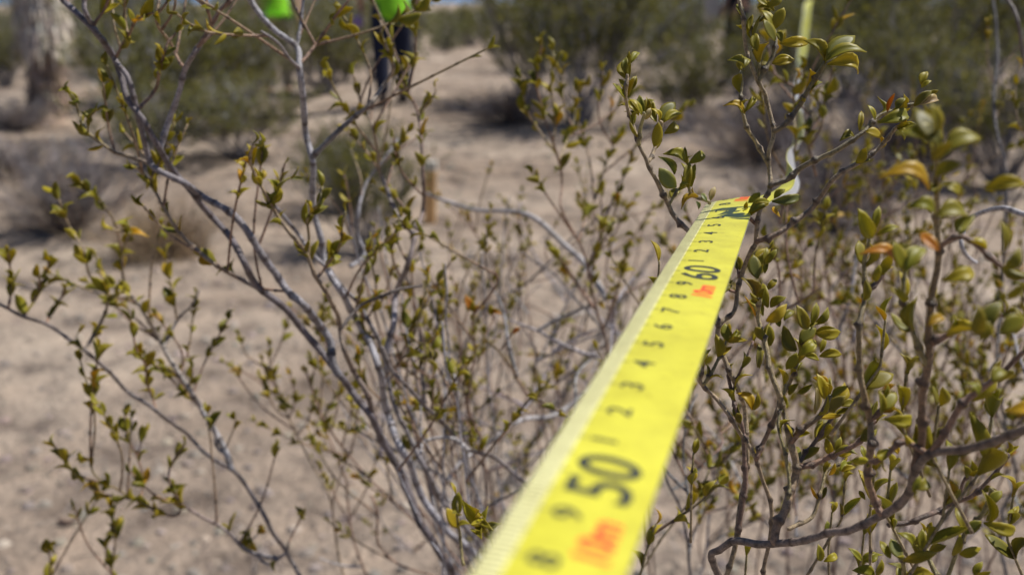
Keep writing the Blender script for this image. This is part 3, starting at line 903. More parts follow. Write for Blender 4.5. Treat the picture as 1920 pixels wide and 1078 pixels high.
# paler stems of the same plant behind the leading ones
for (x0, x1, y1, d) in [(905, 640, 330, .62), (900, 700, 420, .66), (930, 760, 480, .64), (920, 850, 520, .7), (890, 600, 600, .68), (930, 880, 600, .62), (925, 820, 640, .72), (860, 730, 560, .6)]:
    n = 7
    pts = []
    for k in range(n):
        f = k / (n - 1)
        pts.append((x0 + (x1 - x0) * f ** .8 + R.uniform(-10, 10), 1090 + (y1 - 1090) * f + R.uniform(-10, 10)))
    lstem(pts, d, d - .04, R.uniform(1.3, 2.0), .5, vary(R.choice((GRAY, (.37, .36, .39), (.17, .16, .17)))), BROWN, root=True, side=4, leaves=2)
for k in range(18):
    x0, x1, y1, d = R.uniform(830, 960), R.uniform(560, 960), R.uniform(360, 820), R.uniform(.52, .8)
    pts = [(x0 + (x1 - x0) * (j / 6) ** .8 + R.uniform(-7, 7), 1095 + (y1 - 1095) * j / 6 + R.uniform(-7, 7)) for j in range(7)]
    lstem(pts, d, d - .03, R.uniform(.9, 1.5), .4, vary(R.choice((PALEGRAY, GRAY, (.37, .36, .39)))), GRAY, root=True, side=1, leaves=R.choice((0, 0, 2)))
LB.finish(300)

# ------------------------------------------------------------------ bush behind the tape
CB = Bush('creosote_bush', (.16, 1.22, ground_h(.16, 1.22)), 'open creosote bush behind the tape, grey forked stems and one pale curved dead branch', 'bush')


def cstem(*a, **k):
    return lstem(*a, bush=CB, **k)


c1 = cstem([(880, 900), (861, 760), (862, 694), (871, 651), (894, 604), (927, 570), (974, 540), (1021, 500), (1068, 454), (1110, 420), (1150, 380)], .74, .7, 2.2, .7, (.16, .15, .165), (.17, .14, .13), root=True, side=8)
c2 = cstem([(1170, 780), (1138, 640), (1118, 590), (1108, 540), (1098, 500), (1074, 440), (1054, 387), (1052, 345), (1050, 300), (1040, 260), (1026, 225), (1014, 194), (1005, 160), (1010, 110), (1015, 85)], .56, .48, 1.9, .5, (.19, .18, .2), BROWN, root=True, leaves=6, size=.009, side=3)
cstem([(1036, 280), (1004, 234), (983, 200), (980, 167), (978, 145)], .49, .48, .6, .4, TAN, parent=c2, leaves=5, size=.009)
cstem([(1046, 262), (1047, 227), (1040, 160), (1042, 110), (1036, 95)], .49, .48, .6, .4, TAN, OLIVE, parent=c2, leaves=6, size=.009)
cstem([(1050, 300), (1075, 240), (1085, 190), (1090, 160)], .49, .5, .6, .4, TAN, OLIVE, parent=c2, leaves=6, size=.009, side=2)
cstem([(1080, 450), (1110, 380), (1140, 300), (1160, 250)], .51, .54, .7, .4, BROWN, OLIVE, parent=c2, leaves=6, size=.009, side=4)
cstem([(1102, 505), (1120, 460), (1130, 410), (1128, 370)], .52, .52, .6, .4, BROWN, parent=c2, leaves=4, size=.008, side=3)
cstem([(1165, 700), (1150, 600), (1135, 560), (1135, 500), (1150, 440), (1190, 370)], .62, .62, 1.2, .5, (.17, .16, .18), BROWN, root=True, side=5, leaves=3)
cstem([(990, 740), (964, 697), (937, 657), (914, 634), (891, 604), (887, 582)], .5, .47, .7, .45, BROWN, OLIVE, parent=c1)
cstem([(938, 656), (955, 632), (966, 615)], .48, .475, .4, .35, BROWN, parent=c1)
cstem([(914, 634), (920, 610), (924, 590)], .48, .475, .4, .35, BROWN, parent=c1)
for bx, by, tx, ty, c in [(888, 582, 868, 556, ORANGE), (889, 586, 905, 572, YELLOW), (888, 584, 884, 564, YGREEN), (924, 590, 942, 586, ORANGE), (923, 590, 917, 572, YGREEN), (962, 625, 974, 614, ORANGE), (924, 588, 935, 578, YGREEN)]:
    CB.leaf(P(bx, by, .475), P(tx, ty, .472), -FWD + UP * .5, 1.1, c)
cstem([(1000, 700), (1005, 660), (975, 600), (977, 550), (965, 505)], .6, .6, .7, .4, (.17, .11, .09), parent=c1)
cstem([(1160, 700), (1068, 756), (1008, 774), (956, 802), (903, 840), (861, 875), (840, 900)], .85, .8, 1.9, 1.0, PALEGRAY, parent=c1)
cstem([(1130, 560), (1100, 505), (1062, 466), (1010, 420), (960, 400), (900, 398), (850, 383), (800, 362)], .78, .9, 2.2, 1.2, (.46, .43, .42), parent=c1, gap=.03, amp=.12)
cstem([(930, 760), (945, 640), (940, 560), (930, 500), (890, 430), (880, 400)], .78, .76, 1.4, .6, (.27, .26, .28), BROWN, root=True, side=6, leaves=2)
for (x0, x1, y1, d) in [(960, 900, 480, .85), (1000, 940, 560, .9), (1040, 980, 420, .8), (1060, 1040, 620, .75), (1100, 1000, 700, .7), (980, 850, 640, .8), (1000, 1120, 330, .95), (1100, 1200, 420, .85), (1150, 1260, 330, 1.0), (1010, 1060, 500, .9), (950, 840, 420, .95)]:
    n = 8
    pts = [(x0 + (x1 - x0) * (k / 7) ** .85 + R.uniform(-9, 9), 1090 + (y1 - 1090) * k / 7 + R.uniform(-9, 9)) for k in range(n)]
    cstem(pts, d, d - .05, R.uniform(1.2, 2.0), .5, vary(R.choice((GRAY, (.37, .36, .39), (.17, .16, .17)))), BROWN, root=True, side=4, leaves=2)
for k in range(90):
    x, y = R.uniform(700, 1220), R.uniform(560, 1050)
    if x > 1000 and y > 1300 - .45 * x + 150:
        x -= 200
    a, ln = R.uniform(-2.9, -.3), R.uniform(90, 230)
    bend = R.uniform(-40, 40)
    pts = [(x, y), (x + math.cos(a) * ln * .35 + bend * .4, y + math.sin(a) * ln * .35), (x + math.cos(a) * ln * .7 + bend * .6, y + math.sin(a) * ln * .7), (x + math.cos(a) * ln, y + math.sin(a) * ln)]
    d = R.uniform(.52, .9)
    cstem(pts, d, d + R.uniform(-.05, .05), R.uniform(.5, 1.2), .35, vary(R.choice((PALEGRAY, GRAY, (.37, .36, .39), (.13, .12, .125), BROWN))), parent=c1, side=R.choice((0, 0, 1)), leaves=R.choice((0, 0, 1)))
CB.finish(300)

# ------------------------------------------------------------------ bush behind the right-hand branches
DB = Bush('creosote_bush', (.62, 1.15, ground_h(.62, 1.15)), 'thicket of blue-grey creosote stems behind the right-hand branches, pale crooked stick inside', 'bush')


def dstem(*a, **k):
    return lstem(*a, bush=DB, **k)


d1 = dstem([(1560, 1100), (1580, 900), (1590, 760), (1575, 650), (1557, 560), (1545, 480), (1543, 420), (1550, 370), (1570, 320)], .62, .6, 2.0, .6, (.15, .15, .175), BROWN, root=True, side=5, leaves=4)
dstem([(1572, 640), (1590, 560), (1610, 470), (1640, 400), (1660, 330)], .6, .6, 1.2, .5, GRAY, parent=d1, side=6, leaves=4)
dstem([(1549, 480), (1580, 440), (1610, 410)], .6, .6, .7, .4, (.17, .15, .15), parent=d1, leaves=3)
dstem([(1640, 1100), (1650, 900), (1640, 780), (1660, 640), (1690, 500), (1700, 380), (1690, 300)], .66, .66, 1.8, .5, (.18, .18, .2), root=True, side=7, leaves=4)
dstem([(1960, 410), (1920, 402), (1880, 392), (1830, 405), (1805, 430), (1800, 455), (1812, 480), (1830, 492)], .36, .4, 1.1, .8, PALEGRAY, parent=d1, gap=.03, amp=.15)
dstem([(1890, 1100), (1880, 1030), (1888, 1000), (1880, 960), (1905, 900), (1890, 820), (1870, 700), (1878, 560), (1886, 430), (1880, 300), (1864, 190), (1870, 100), (1858, -20)], .6, .62, 1.7, .8, (.14, .13, .135), root=True, side=6)
dstem([(1885, 0), (1905, 40), (1915, 80), (1930, 150)], .5, .5, .9, .7, (.18, .14, .12), parent=d1)
dstem([(1930, 270), (1908, 225), (1903, 170), (1912, 130)], .5, .5, .6, .4, TAN, parent=d1, leaves=4)
dstem([(1300, 1100), (1285, 990), (1250, 900), (1240, 860), (1235, 800)], .5, .46, 1.7, .6, (.13, .125, .14), root=True, side=2)
dstem([(1240, 1010), (1275, 960), (1300, 930), (1325, 890), (1330, 850), (1300, 800)], .42, .4, .8, .4, BROWN, OLIVE, root=True, leaves=5, side=2)
dstem([(1195, 1100), (1205, 1050), (1222, 1010), (1230, 985)], .34, .33, .6, .4, OLIVE, root=True, leaves=4, side=1)
dstem([(1462, 420), (1478, 330), (1492, 262), (1486, 205), (1494, 150)], .45, .44, .7, .35, BROWN, OLIVE, parent=d1, leaves=5, side=3)
dstem([(1530, 330), (1512, 250), (1520, 190), (1506, 130)], .46, .45, .6, .35, BROWN, OLIVE, parent=d1, leaves=4, side=3)
dstem([(1310, 1100), (1330, 980), (1335, 900), (1320, 820)], .6, .6, 1.4, .6, GRAY, root=True, side=4)
for (x0, x1, y1, d) in [(1420, 1480, 420, .75), (1480, 1510, 520, .85), (1520, 1600, 300, .8), (1560, 1680, 260, .9), (1600, 1760, 240, .85), (1640, 1820, 300, .75), (1680, 1800, 480, .7), (1700, 1900, 420, .8), (1740, 1860, 600, .65), (1780, 1920, 520, .7),
                        (1550, 1500, 360, 1.0), (1620, 1600, 480, .7), (1700, 1700, 560, .62), (1800, 1840, 680, .6), (1850, 1900, 760, .6), (1480, 1440, 640, .7), (1380, 1330, 700, .7), (1330, 1290, 620, .85), (1560, 1560, 760, .62), (1850, 1780, 380, .95), (1650, 1550, 250, 1.1), (1700, 1620, 200, 1.15), (1750, 1720, 160, 1.2), (1800, 1830, 200, 1.1)]:
    n = 8
    pts = [(x0 + (x1 - x0) * (k / 7) ** .9 + R.uniform(-10, 10), 1090 + (y1 - 1090) * k / 7 + R.uniform(-10, 10)) for k in range(n)]
    dstem(pts, d, d - .05, R.uniform(1.1, 2.1), .5, vary(R.choice((GRAY, (.2, .2, .225), (.14, .135, .15), (.3, .3, .33)))), BROWN, root=True, side=9, leaves=4)
for k in range(80):
    x, y = R.uniform(1260, 1930), R.uniform(520, 1070)
    a, ln = R.uniform(-2.6, -.5), R.uniform(90, 240)
    bend = R.uniform(-40, 40)
    pts = [(x, y), (x + math.cos(a) * ln * .35 + bend * .4, y + math.sin(a) * ln * .35), (x + math.cos(a) * ln * .7 + bend * .6, y + math.sin(a) * ln * .7), (x + math.cos(a) * ln, y + math.sin(a) * ln)]
    d = R.uniform(.42, .8)
    dstem(pts, d, d + R.uniform(-.05, .05), R.uniform(.5, 1.1), .35, vary(R.choice((PALEGRAY, GRAY, (.12, .12, .13), (.15, .14, .15), BROWN, BROWN))), parent=d1, side=R.choice((1, 2, 3)), leaves=R.choice((0, 3, 4)))
DB.finish(300)


# ------------------------------------------------------------------ the measuring tape
def yellow_material():
    m, t, b = new_mat('tape_face')
    n1 = noise_node(t, 60, 4)
    r = ramp(t, n1.outputs[0], [(.3, (.55, .515, .035)), (.7, (.61, .575, .05))])
    at = N(t, 'ShaderNodeAttribute', attribute_name='col')
    s = t.nodes.new('ShaderNodeSeparateColor')
    t.links.new(at.outputs[0], s.inputs[0])
    c = mixc(t, r.outputs[0], (.82, .79, .40), s.outputs[0])
    c = mixc(t, c, (.38, .38, .4), s.outputs[1])
    n2 = noise_node(t, 900, 3, .7)
    n3 = noise_node(t, 140, 4, .6)
    rd = ramp(t, n3.outputs[0], [(.35, (.8, .78, .72)), (.6, (1.03, 1.03, 1.03))])
    rs = ramp(t, n2.outputs[0], [(.28, (.7, .66, .55)), (.4, (1, 1, 1))])
    c = mixc(t, c, rd.outputs[0], .7, 'MULTIPLY')
    c = mixc(t, c, rs.outputs[0], .8, 'MULTIPLY')
    t.links.new(c, b.inputs['Base Color'])
    b.inputs['Roughness'].default_value = .38
    b.inputs['Specular IOR Level'].default_value = .5
    return m


M_TAPE = yellow_material()
M_INK = flat_mat('tape_black_ink', (.03, .035, .03), .5, 400, .3)
M_TICK = flat_mat('tape_tick_ink', (.17, .16, .07), .5, 400, .3)
M_RED = flat_mat('tape_red_ink', (.85, .10, .03), .5, 400, .15)
TW = .0142
# stations along the tape: (cm mark, centre, across unit vector)
V_DIR = None


def front_centre(cm):
    """straight run between the camera and the branch"""
    k = .926
    a, b = P(1119, 892, .1172), P(1305, 510, .1172 + .1 * k)
    return a + (b - a) * ((cm - 50) / 10.0)


A50, A60 = front_centre(50), front_centre(60)
TDIR = (A60 - A50).normalized()
HOR = TDIR.cross(Vector((0, 0, 1))).normalized()
TUP = HOR.cross(TDIR).normalized()
UNIT = (A60 - A50).length / 10


def across(roll):
    return HOR * math.cos(roll) + TUP * math.sin(roll)


ST = []
for cm, roll, dz in ((-30, 0, -.012), (10, 0, -.004), (30, -4, -.001), (42, -7, 0), (50, -6, 0), (56, -3, 0), (60, -1, 0), (64, 3, 0), (67, 8, .0002), (68.6, 10.5, .0002)):
    ST.append((cm, front_centre(cm) + Vector((0, 0, dz)), across(rad(roll))))
c69 = front_centre(69.3)
ST.append((69.4, c69 + TUP * -.0006 + HOR * .0004, across(rad(12))))
ST.append((70.1, c69 + TDIR * .004 + TUP * -.0035 + HOR * .002, across(rad(11))))
FARP = [(1424, 370, .312, (.35, 0, -.9)), (1455, 356, .335, (-.05, .05, -1)), (1479, 334, .372, (-.35, .5, -.7)), (1486, 312, .42, (-.3, .95, 0)), (1490, 288, .48, (.36, .9, 0)), (1494, 252, .57, (.4, .9, 0)),
        (1496, 216, .72, (0, 1, 0)), (1495, 182, .90, (-.6, .8, 0)), (1498, 146, 1.08, (0, 1, 0)), (1503, 104, 1.25, (.8, .6, 0)), (1508, 62, 1.42, (.8, .6, 0)), (1513, 22, 1.62, (.85, .5, 0)),
        (1517, 4, 2.4, (1, 0, 0)), (1524, 0, 6.0, (1, 0, 0))]
cmk = 70.4
last = c69
for px, py, d, ax in FARP:                   # past the branch the tape twists in the wind
    p = P(px, py, d)
    cmk += max(.6, (p - last).length * 100)
    last = p
    ST.append((cmk, p, (RT * ax[0] + UP * ax[1] + FWD * ax[2]).normalized()))


def tape_frames():
    rows = catmull([(s[0], *s[1], *s[2]) for s in ST], 16)
    out = []
    for i, r in enumerate(rows):
        c = Vector(r[1:4])
        a = Vector(r[4:7])
        c2 = Vector(rows[min(i + 1, len(rows) - 1)][1:4])
        c0 = Vector(rows[max(i - 1, 0)][1:4])
        t = (c2 - c0).normalized()
        a = (a - t * a.dot(t)).normalized()
        out.append((r[0], c, a, a.cross(t).normalized() * -1))
    return out


FR = tape_frames()
for k in range(len(FR)):                     # face normal starts upward and is carried on
    cmk_, c, a, n = FR[k]
    n = a.cross((FR[min(k + 1, len(FR) - 1)][1] - FR[max(k - 1, 0)][1]).normalized())
    FR[k] = (cmk_, c, a, n.normalized())


def tape_at(cm, u):
    """cm mark, u from 0 (left edge) to 1 (right edge) -> point on the face and the face normal"""
    lo = 0
    for k in range(len(FR) - 1):
        if FR[k][0] <= cm <= FR[k + 1][0]:
            lo = k
            break
    f = (cm - FR[lo][0]) / max(1e-9, FR[lo + 1][0] - FR[lo][0])
    c = FR[lo][1].lerp(FR[lo + 1][1], f)
    a = FR[lo][2].lerp(FR[lo + 1][2], f).normalized()
    n = FR[lo][3].lerp(FR[lo + 1][3], f).normalized()
    x = u - .5
    return c + a * (x * TW) - n * (x * x * TW * .10), n


def build_tape():
    e = empty('measuring_tape', (FR[0][1].x, FR[0][1].y, FR[0][1].z), 'yellow printed measuring tape stretched from the camera over a creosote branch', 'measuring tape')
    V, F, A = [], [], []
    US = [0, .012, .12, .185, .2, .42, .58, .75, .88, .988, 1]
    nu = len(US)
    th = .00022
    for cm, c, a, n in FR:
        for side in (1, -1):
            for u in US:
                x = u - .5
                V.append(tuple(c + a * (x * TW) - n * (x * x * TW * .10) + n * (th * side - th)))
                A.append((1.0 if u < .19 else 0.0, 1.0 if side < 0 else 0.0, 0, 1))
    m = len(FR)
    for i in range(m - 1):
        for s in (0, 1):
            for j in range(nu - 1):
                a0 = i * 2 * nu + s * nu + j
                b0 = a0 + 2 * nu
                F.append((a0, a0 + 1, b0 + 1, b0) if s == 0 else (a0, b0, b0 + 1, a0 + 1))
        for j in (0, nu - 1):
            a0 = i * 2 * nu + j
            b0 = a0 + 2 * nu
            F.append((a0, b0, b0 + nu, a0 + nu))
    mesh_obj('ribbon', V, F, M_TAPE, e, attrs={'col': A})

    # printing: ticks, cm digits, decimetre numbers, red metre marks
    def quad_strip(name, quads, mat):
        V, F = [], []
        for (c0, c1, u0, u1) in quads:
            b = len(V)
            n_ = 3
            for k in range(n_ + 1):
                u = u0 + (u1 - u0) * k / n_
                for cm in (c0, c1):
                    p, n = tape_at(cm, u)
                    V.append(tuple(p + n * .00005))
            for k in range(n_):
                q = b + 2 * k
                F.append((q, q + 1, q + 3, q + 2))
        return mesh_obj(name, V, F, mat, e)
    quads = []
    for mm in range(380, 700):
        lg = .27 if mm % 10 == 0 else (.22 if mm % 5 == 0 else .18)
        quads.append((mm / 10 - .013, mm / 10 + .013, .0, lg))
    o = quad_strip('millimetre_scale', quads, M_TICK)
    o['kind'] = 'stuff'

    def text(name, body, cm, u0, h, sx, mat, thick=.0):
        """text whose baseline is at u0+h (right) and whose tops point to the left edge, reading away from the camera"""
        cu = bpy.data.curves.new('print', 'FONT')
        cu.body = body
        cu.align_x = 'CENTER'
        cu.size = 1
        cu.offset = thick
        cu.resolution_u = 4
        to = bpy.data.objects.new('print', cu)
        COL.objects.link(to)
        dg = bpy.context.evaluated_depsgraph_get()
        me = to.evaluated_get(dg).to_mesh()
        vs_ = [v.co.copy() for v in me.vertices]
        fs = [tuple(p.vertices) for p in me.polygons]
        to.to_mesh_clear()
        bpy.data.objects.remove(to)
        bpy.data.curves.remove(cu)
        hh = max(v.y for v in vs_)
        out = []
        for v in vs_:
            u = u0 + h * (1 - v.y / hh)
            c = cm + v.x * sx * (h * TW * 100) / hh
            p, n = tape_at(c, u)
            out.append(tuple(p + n * .00006))
        return mesh_obj(name, out, fs, mat, e, smooth=False)
    for cm in range(39, 70):
        if cm % 10 == 0:
            text('decimetre_number', str(cm), cm, .29, .54, 1.1, M_INK, .012)
        else:
            text('centimetre_digit', str(cm % 10), cm, .30, .235, 1.25, M_INK, .012)
    for cm in (40, 50, 60, 70):
        text('metre_mark', '10m', cm - 1.42 if cm < 70 else 69.0 - .35, .58, .27, 1.0, M_RED, .03)
    return e


TAPE = build_tape()


# ------------------------------------------------------------------ shrubs of the middle distance
def attr_mat(name, rough, nscale, spec=.2, trans=0.0):
    m, t, b = new_mat(name)
    at = N(t, 'ShaderNodeAttribute', attribute_name='col')
    nn = noise_node(t, nscale)
    r = ramp(t, nn.outputs[0], [(.3, (.75, .75, .75)), (.7, (1.25, 1.25, 1.25))])
    c = mixc(t, at.outputs[0], r.outputs[0], 1.0, 'MULTIPLY')
    t.links.new(c, b.inputs['Base Color'])
    b.inputs['Roughness'].default_value = rough
    b.inputs['Specular IOR Level'].default_value = spec
    if trans:
        tr = t.nodes.new('ShaderNodeBsdfTranslucent')
        t.links.new(c, tr.inputs[0])
        ms = t.nodes.new('ShaderNodeMixShader')
        ms.inputs[0].default_value = trans
        t.links.new(b.outputs[0], ms.inputs[1])
        t.links.new(tr.outputs[0], ms.inputs[2])
        t.links.new(ms.outputs[0], t.nodes['Material Output'].inputs[0])
    return m


M_TWIG = attr_mat('shrub_twigs', .8, 20)
M_FOL = attr_mat('shrub_foliage', .5, 8, .3, .38)


def simple_tube(V, F, A, pts, r0, r1, col, sides=3):
    b = len(V)
    n = len(pts)
    for i, p in enumerate(pts):
        tg = (pts[min(i + 1, n - 1)] - pts[max(0, i - 1)]).normalized()
        ax = tg.orthogonal().normalized()
        bi = tg.cross(ax)
        r = r0 + (r1 - r0) * i / (n - 1)
        for q in range(sides):
            a = q * 2 * math.pi / sides
            V.append(p + ax * (r * math.cos(a)) + bi * (r * math.sin(a)))
            A.append((*col, 1))
    for i in range(n - 1):
        for q in range(sides):
            k = (q + 1) % sides
            F.append((b + i * sides + q, b + i * sides + k, b + (i + 1) * sides + k, b + (i + 1) * sides + q))


def leaf_quad(V, F, A, p, dr, size, col, rr):
    """small folded leaf: two triangles bent along the midrib"""
    sd = dr.cross(Vector((rr.uniform(-1, 1), rr.uniform(-1, 1), rr.uniform(-1, 1)))).normalized()
    up = dr.cross(sd)
    b = len(V)
    V += [p, p + dr * size * .5 + sd * size * .28 + up * size * .1, p + dr * size, p + dr * size * .5 - sd * size * .28 + up * size * .1]
    A += [(*col, 1)] * 4
    F += [(b, b + 1, b + 2), (b, b + 2, b + 3)]


def make_shrub_mesh(seed, kind):
    """unit shrub: height 1, radius about .6. kind: creosote, dry"""
    rr = random.Random(seed)
    V, F, A, LV, LF, LA = [], [], [], [], [], []
    n_st = {'creosote': 30, 'dry': 110}[kind]
    for s in range(n_st):
        az = rr.uniform(0, 6.28)
        lean = rr.uniform(.08, .75) if kind == 'creosote' else rr.uniform(.1, 1.25)
        ln = rr.uniform(.7, 1.08) if kind == 'creosote' else rr.uniform(.55, 1.0)
        dr = Vector((math.sin(lean) * math.cos(az), math.sin(lean) * math.sin(az), math.cos(lean)))
        p = Vector((rr.uniform(-.05, .05), rr.uniform(-.05, .05), -.03))
        pts = [p.copy()]
        for k in range(6):
            dr = (dr + Vector((rr.uniform(-.18, .18), rr.uniform(-.18, .18), rr.uniform(-.05, .14)))).normalized()
            p = p + dr * ln / 6
            pts.append(p.copy())
        g = rr.choice(((.2, .19, .2), (.26, .25, .26), (.13, .12, .12))) if kind == 'creosote' else rr.choice(((.19, .17, .175), (.26, .235, .24), (.12, .11, .115), (.2, .155, .12)))
        simple_tube(V, F, A, pts, .008, .003, g)
        n_tw = 15 if kind == 'creosote' else 10
        for k in range(n_tw):
            i = rr.randrange(2 if kind == 'creosote' else 1, 6)
            b = pts[i].lerp(pts[i + 1], rr.random())
            d2 = ((pts[i + 1] - pts[i]).normalized() + Vector((rr.uniform(-.9, .9), rr.uniform(-.9, .9), rr.uniform(-.2, .7)))).normalized()
            l2 = rr.uniform(.1, .26)
            t2 = [b, b + d2 * l2 * .5 + Vector((rr.uniform(-.02, .02), rr.uniform(-.02, .02), .01)), b + d2 * l2 + Vector((0, 0, .02))]
            simple_tube(V, F, A, t2, .003, .0015, vary(g, .2))
            if kind == 'creosote':
                for q in range(rr.randrange(8, 18)):
                    f = rr.uniform(.35, 1.05)
                    pp = t2[0].lerp(t2[2], f) + Vector((rr.uniform(-.018, .018), rr.uniform(-.018, .018), rr.uniform(-.01, .02)))
                    ld = (d2 + Vector((rr.uniform(-1, 1), rr.uniform(-1, 1), rr.uniform(-.4, 1)))).normalized()
                    c = rr.choice(((.13, .13, .025), (.16, .155, .03), (.21, .185, .03), (.10, .105, .025)))
                    k2 = rr.uniform(.8, 1.25)
                    leaf_quad(LV, LF, LA, pp, ld, rr.uniform(.02, .034), tuple(v * k2 for v in c), rr)
            else:
                for q in range(4):
                    f = rr.uniform(.3, 1)
                    pp = t2[0].lerp(t2[2], f)
                    d3 = (d2 + Vector((rr.uniform(-1, 1), rr.uniform(-1, 1), rr.uniform(-.5, .8)))).normalized()
                    simple_tube(V, F, A, [pp, pp + d3 * rr.uniform(.03, .1)], .0018, .001, vary(g, .25))
    out = []
    for nm, a, b, c, m in (('branches', V, F, A, M_TWIG), ('foliage', LV, LF, LA, M_FOL)):
        if not a:
            continue
        me = bpy.data.meshes.new(nm)
        me.from_pydata([tuple(v) for v in a], [], b)
        at = me.attributes.new('col', 'FLOAT_COLOR', 'POINT')
        at.data.foreach_set('color', [q for v in c for q in v])
        me.materials.append(m)
        me.update()
        out.append((nm, me))
    return out


CREO = [make_shrub_mesh(100 + k, 'creosote') for k in range(5)]
DRY = [make_shrub_mesh(200 + k, 'dry') for k in range(3)]


def shrub(kind, px, py, w, h, label, name=None, group=None, var=None):
    p = G(px, py) if py is not None else px
    e = empty(name or ('creosote_shrub' if kind is CREO else 'dry_shrub'), p, label, 'shrub', group)
    e.rotation_euler.z = R.uniform(0, 6.28)
    e.scale = (w / 1.1, w / 1.1, h)
    for nm, me in kind[R.randrange(len(kind)) if var is None else var]:
        o = bpy.data.objects.new(nm, me)
        COL.objects.link(o)
        o.parent = e
        o['kind'] = 'stuff'
    return e


GRP = 'desert shrubs behind the bushes in focus'
for kind, px, py, w, h, lab in [
    (DRY, 125, 432, .62, .42, 'dense grey leafless dry shrub on the sand at far left'),
    (CREO, 320, 262, 1.7, 1.0, 'wide olive creosote shrub between the shaggy trunk and the walkers'),
    (CREO, 240, 205, 1.2, .85, 'olive creosote shrub just right of the shaggy pale trunk'),
    (CREO, 470, 205, 1.3, .98, 'grey green creosote shrub hiding the legs of the left green shirt'),
    (CREO, 610, 175, 1.6, .95, 'blurred creosote shrub left behind the walker in navy trousers'),
    (CREO, 690, 474, .62, .5, 'dark low shrub behind the tall bare stems, left of the stake'),
    (CREO, 640, 400, .6, .42, 'small green shrub behind the forked grey stems'),
    (CREO, 1085, 232, 1.7, 1.28, 'big creosote shrub with dark shade beneath, right of the sand bank'),
    (CREO, 1240, 118, 2.2, 1.25, 'creosote shrub beyond the sandy gap left of the dark figure'),
    (CREO, 1385, 180, 1.3, .6, 'creosote shrub in front of the figure in black trousers'),
    (CREO, 1590, 190, 2.0, 1.25, 'olive creosote shrub behind the twisted far end of the tape'),
    (CREO, 1800, 205, 2.3, 1.4, 'large olive creosote shrub at the upper right behind the leaves'),
    (DRY, 1430, 300, .9, .5, 'low grey dry shrub behind the tape ridge'),
    (DRY, 1700, 330, 1.2, .6, 'low grey dry shrub behind the right-hand thicket'),
    (CREO, 1880, 350, 1.1, .8, 'creosote shrub at the right edge of the sand'),
    (DRY, 30, 245, .7, .3, 'dark low shrub at the foot of the shaggy pale trunk'),
    (DRY, 960, 232, .8, .35, 'dark low brush in the shade under the big creosote'),
    (DRY, 20, 330, .7, .26, 'low dark dry shrub at the left edge above the grey shrub'),
    (CREO, 285, 318, 1.1, .5, 'low olive brush under the wide olive creosote'),
    (CREO, 455, 292, 1.2, .5, 'low olive brush behind the fork of the tall stems'),
    (DRY, 640, 330, .6, .3, 'low grey brush in front of the walker in navy trousers'),
    (CREO, 420, 240, 1.2, .9, 'olive creosote shrub left of the half hidden person'),
    (CREO, 10, 165, 1.2, .85, 'olive creosote shrub left behind the shaggy pale trunk'),
    (CREO, 1000, 190, 1.3, 1.15, 'left-hand creosote shrub overlapping the big shaded one'),
    (CREO, 1290, 245, .9, .7, 'small creosote shrub in the sandy gap behind the leaf sprigs'),
    (CREO, 1480, 215, 1.3, 1.0, 'creosote shrub behind the leafy top of the tape branch'),
    (DRY, 1560, 420, .8, .45, 'low grey dry shrub behind the blue-grey stems'),
    (CREO, 1690, 260, 1.3, 1.0, 'creosote shrub behind the blurred foreground sprig'),
    (CREO, 880, 85, 2.0, 1.0, 'distant creosote shrub above the sand bank'),
]:
    shrub(kind, px, py, w, h, lab, group=GRP)


def grass_clump(px, py, w, h, label):
    p = G(px, py)
    V, F, A = [], [], []
    for k in range(950):
        az = R.uniform(0, 6.28)
        ln = R.uniform(.1, 1.0) ** .7
        lean = R.uniform(.1, .95)
        b = Vector((R.gauss(0, .18) * w, R.gauss(0, .18) * w, -.01))
        dr = Vector((math.sin(lean) * math.cos(az), math.sin(lean) * math.sin(az), math.cos(lean)))
        m1 = b + dr * h * ln * .6
        m2 = b + dr * h * ln + Vector((dr.x, dr.y, -.4)) * h * .2
        simple_tube(V, F, A, [p + b, p + m1, p + m2], .0016, .0006, vary(R.choice(((.34, .24, .14), (.27, .2, .13), (.2, .15, .11)))))
    o = mesh_obj('grass_clump', [tuple(v) for v in V], F, M_TWIG, attrs={'col': A})
    tag(o, label, 'grass clump')


grass_clump(305, 478, .45, .3, 'tan dry grass clump on the sand right of the grey dry shrub')


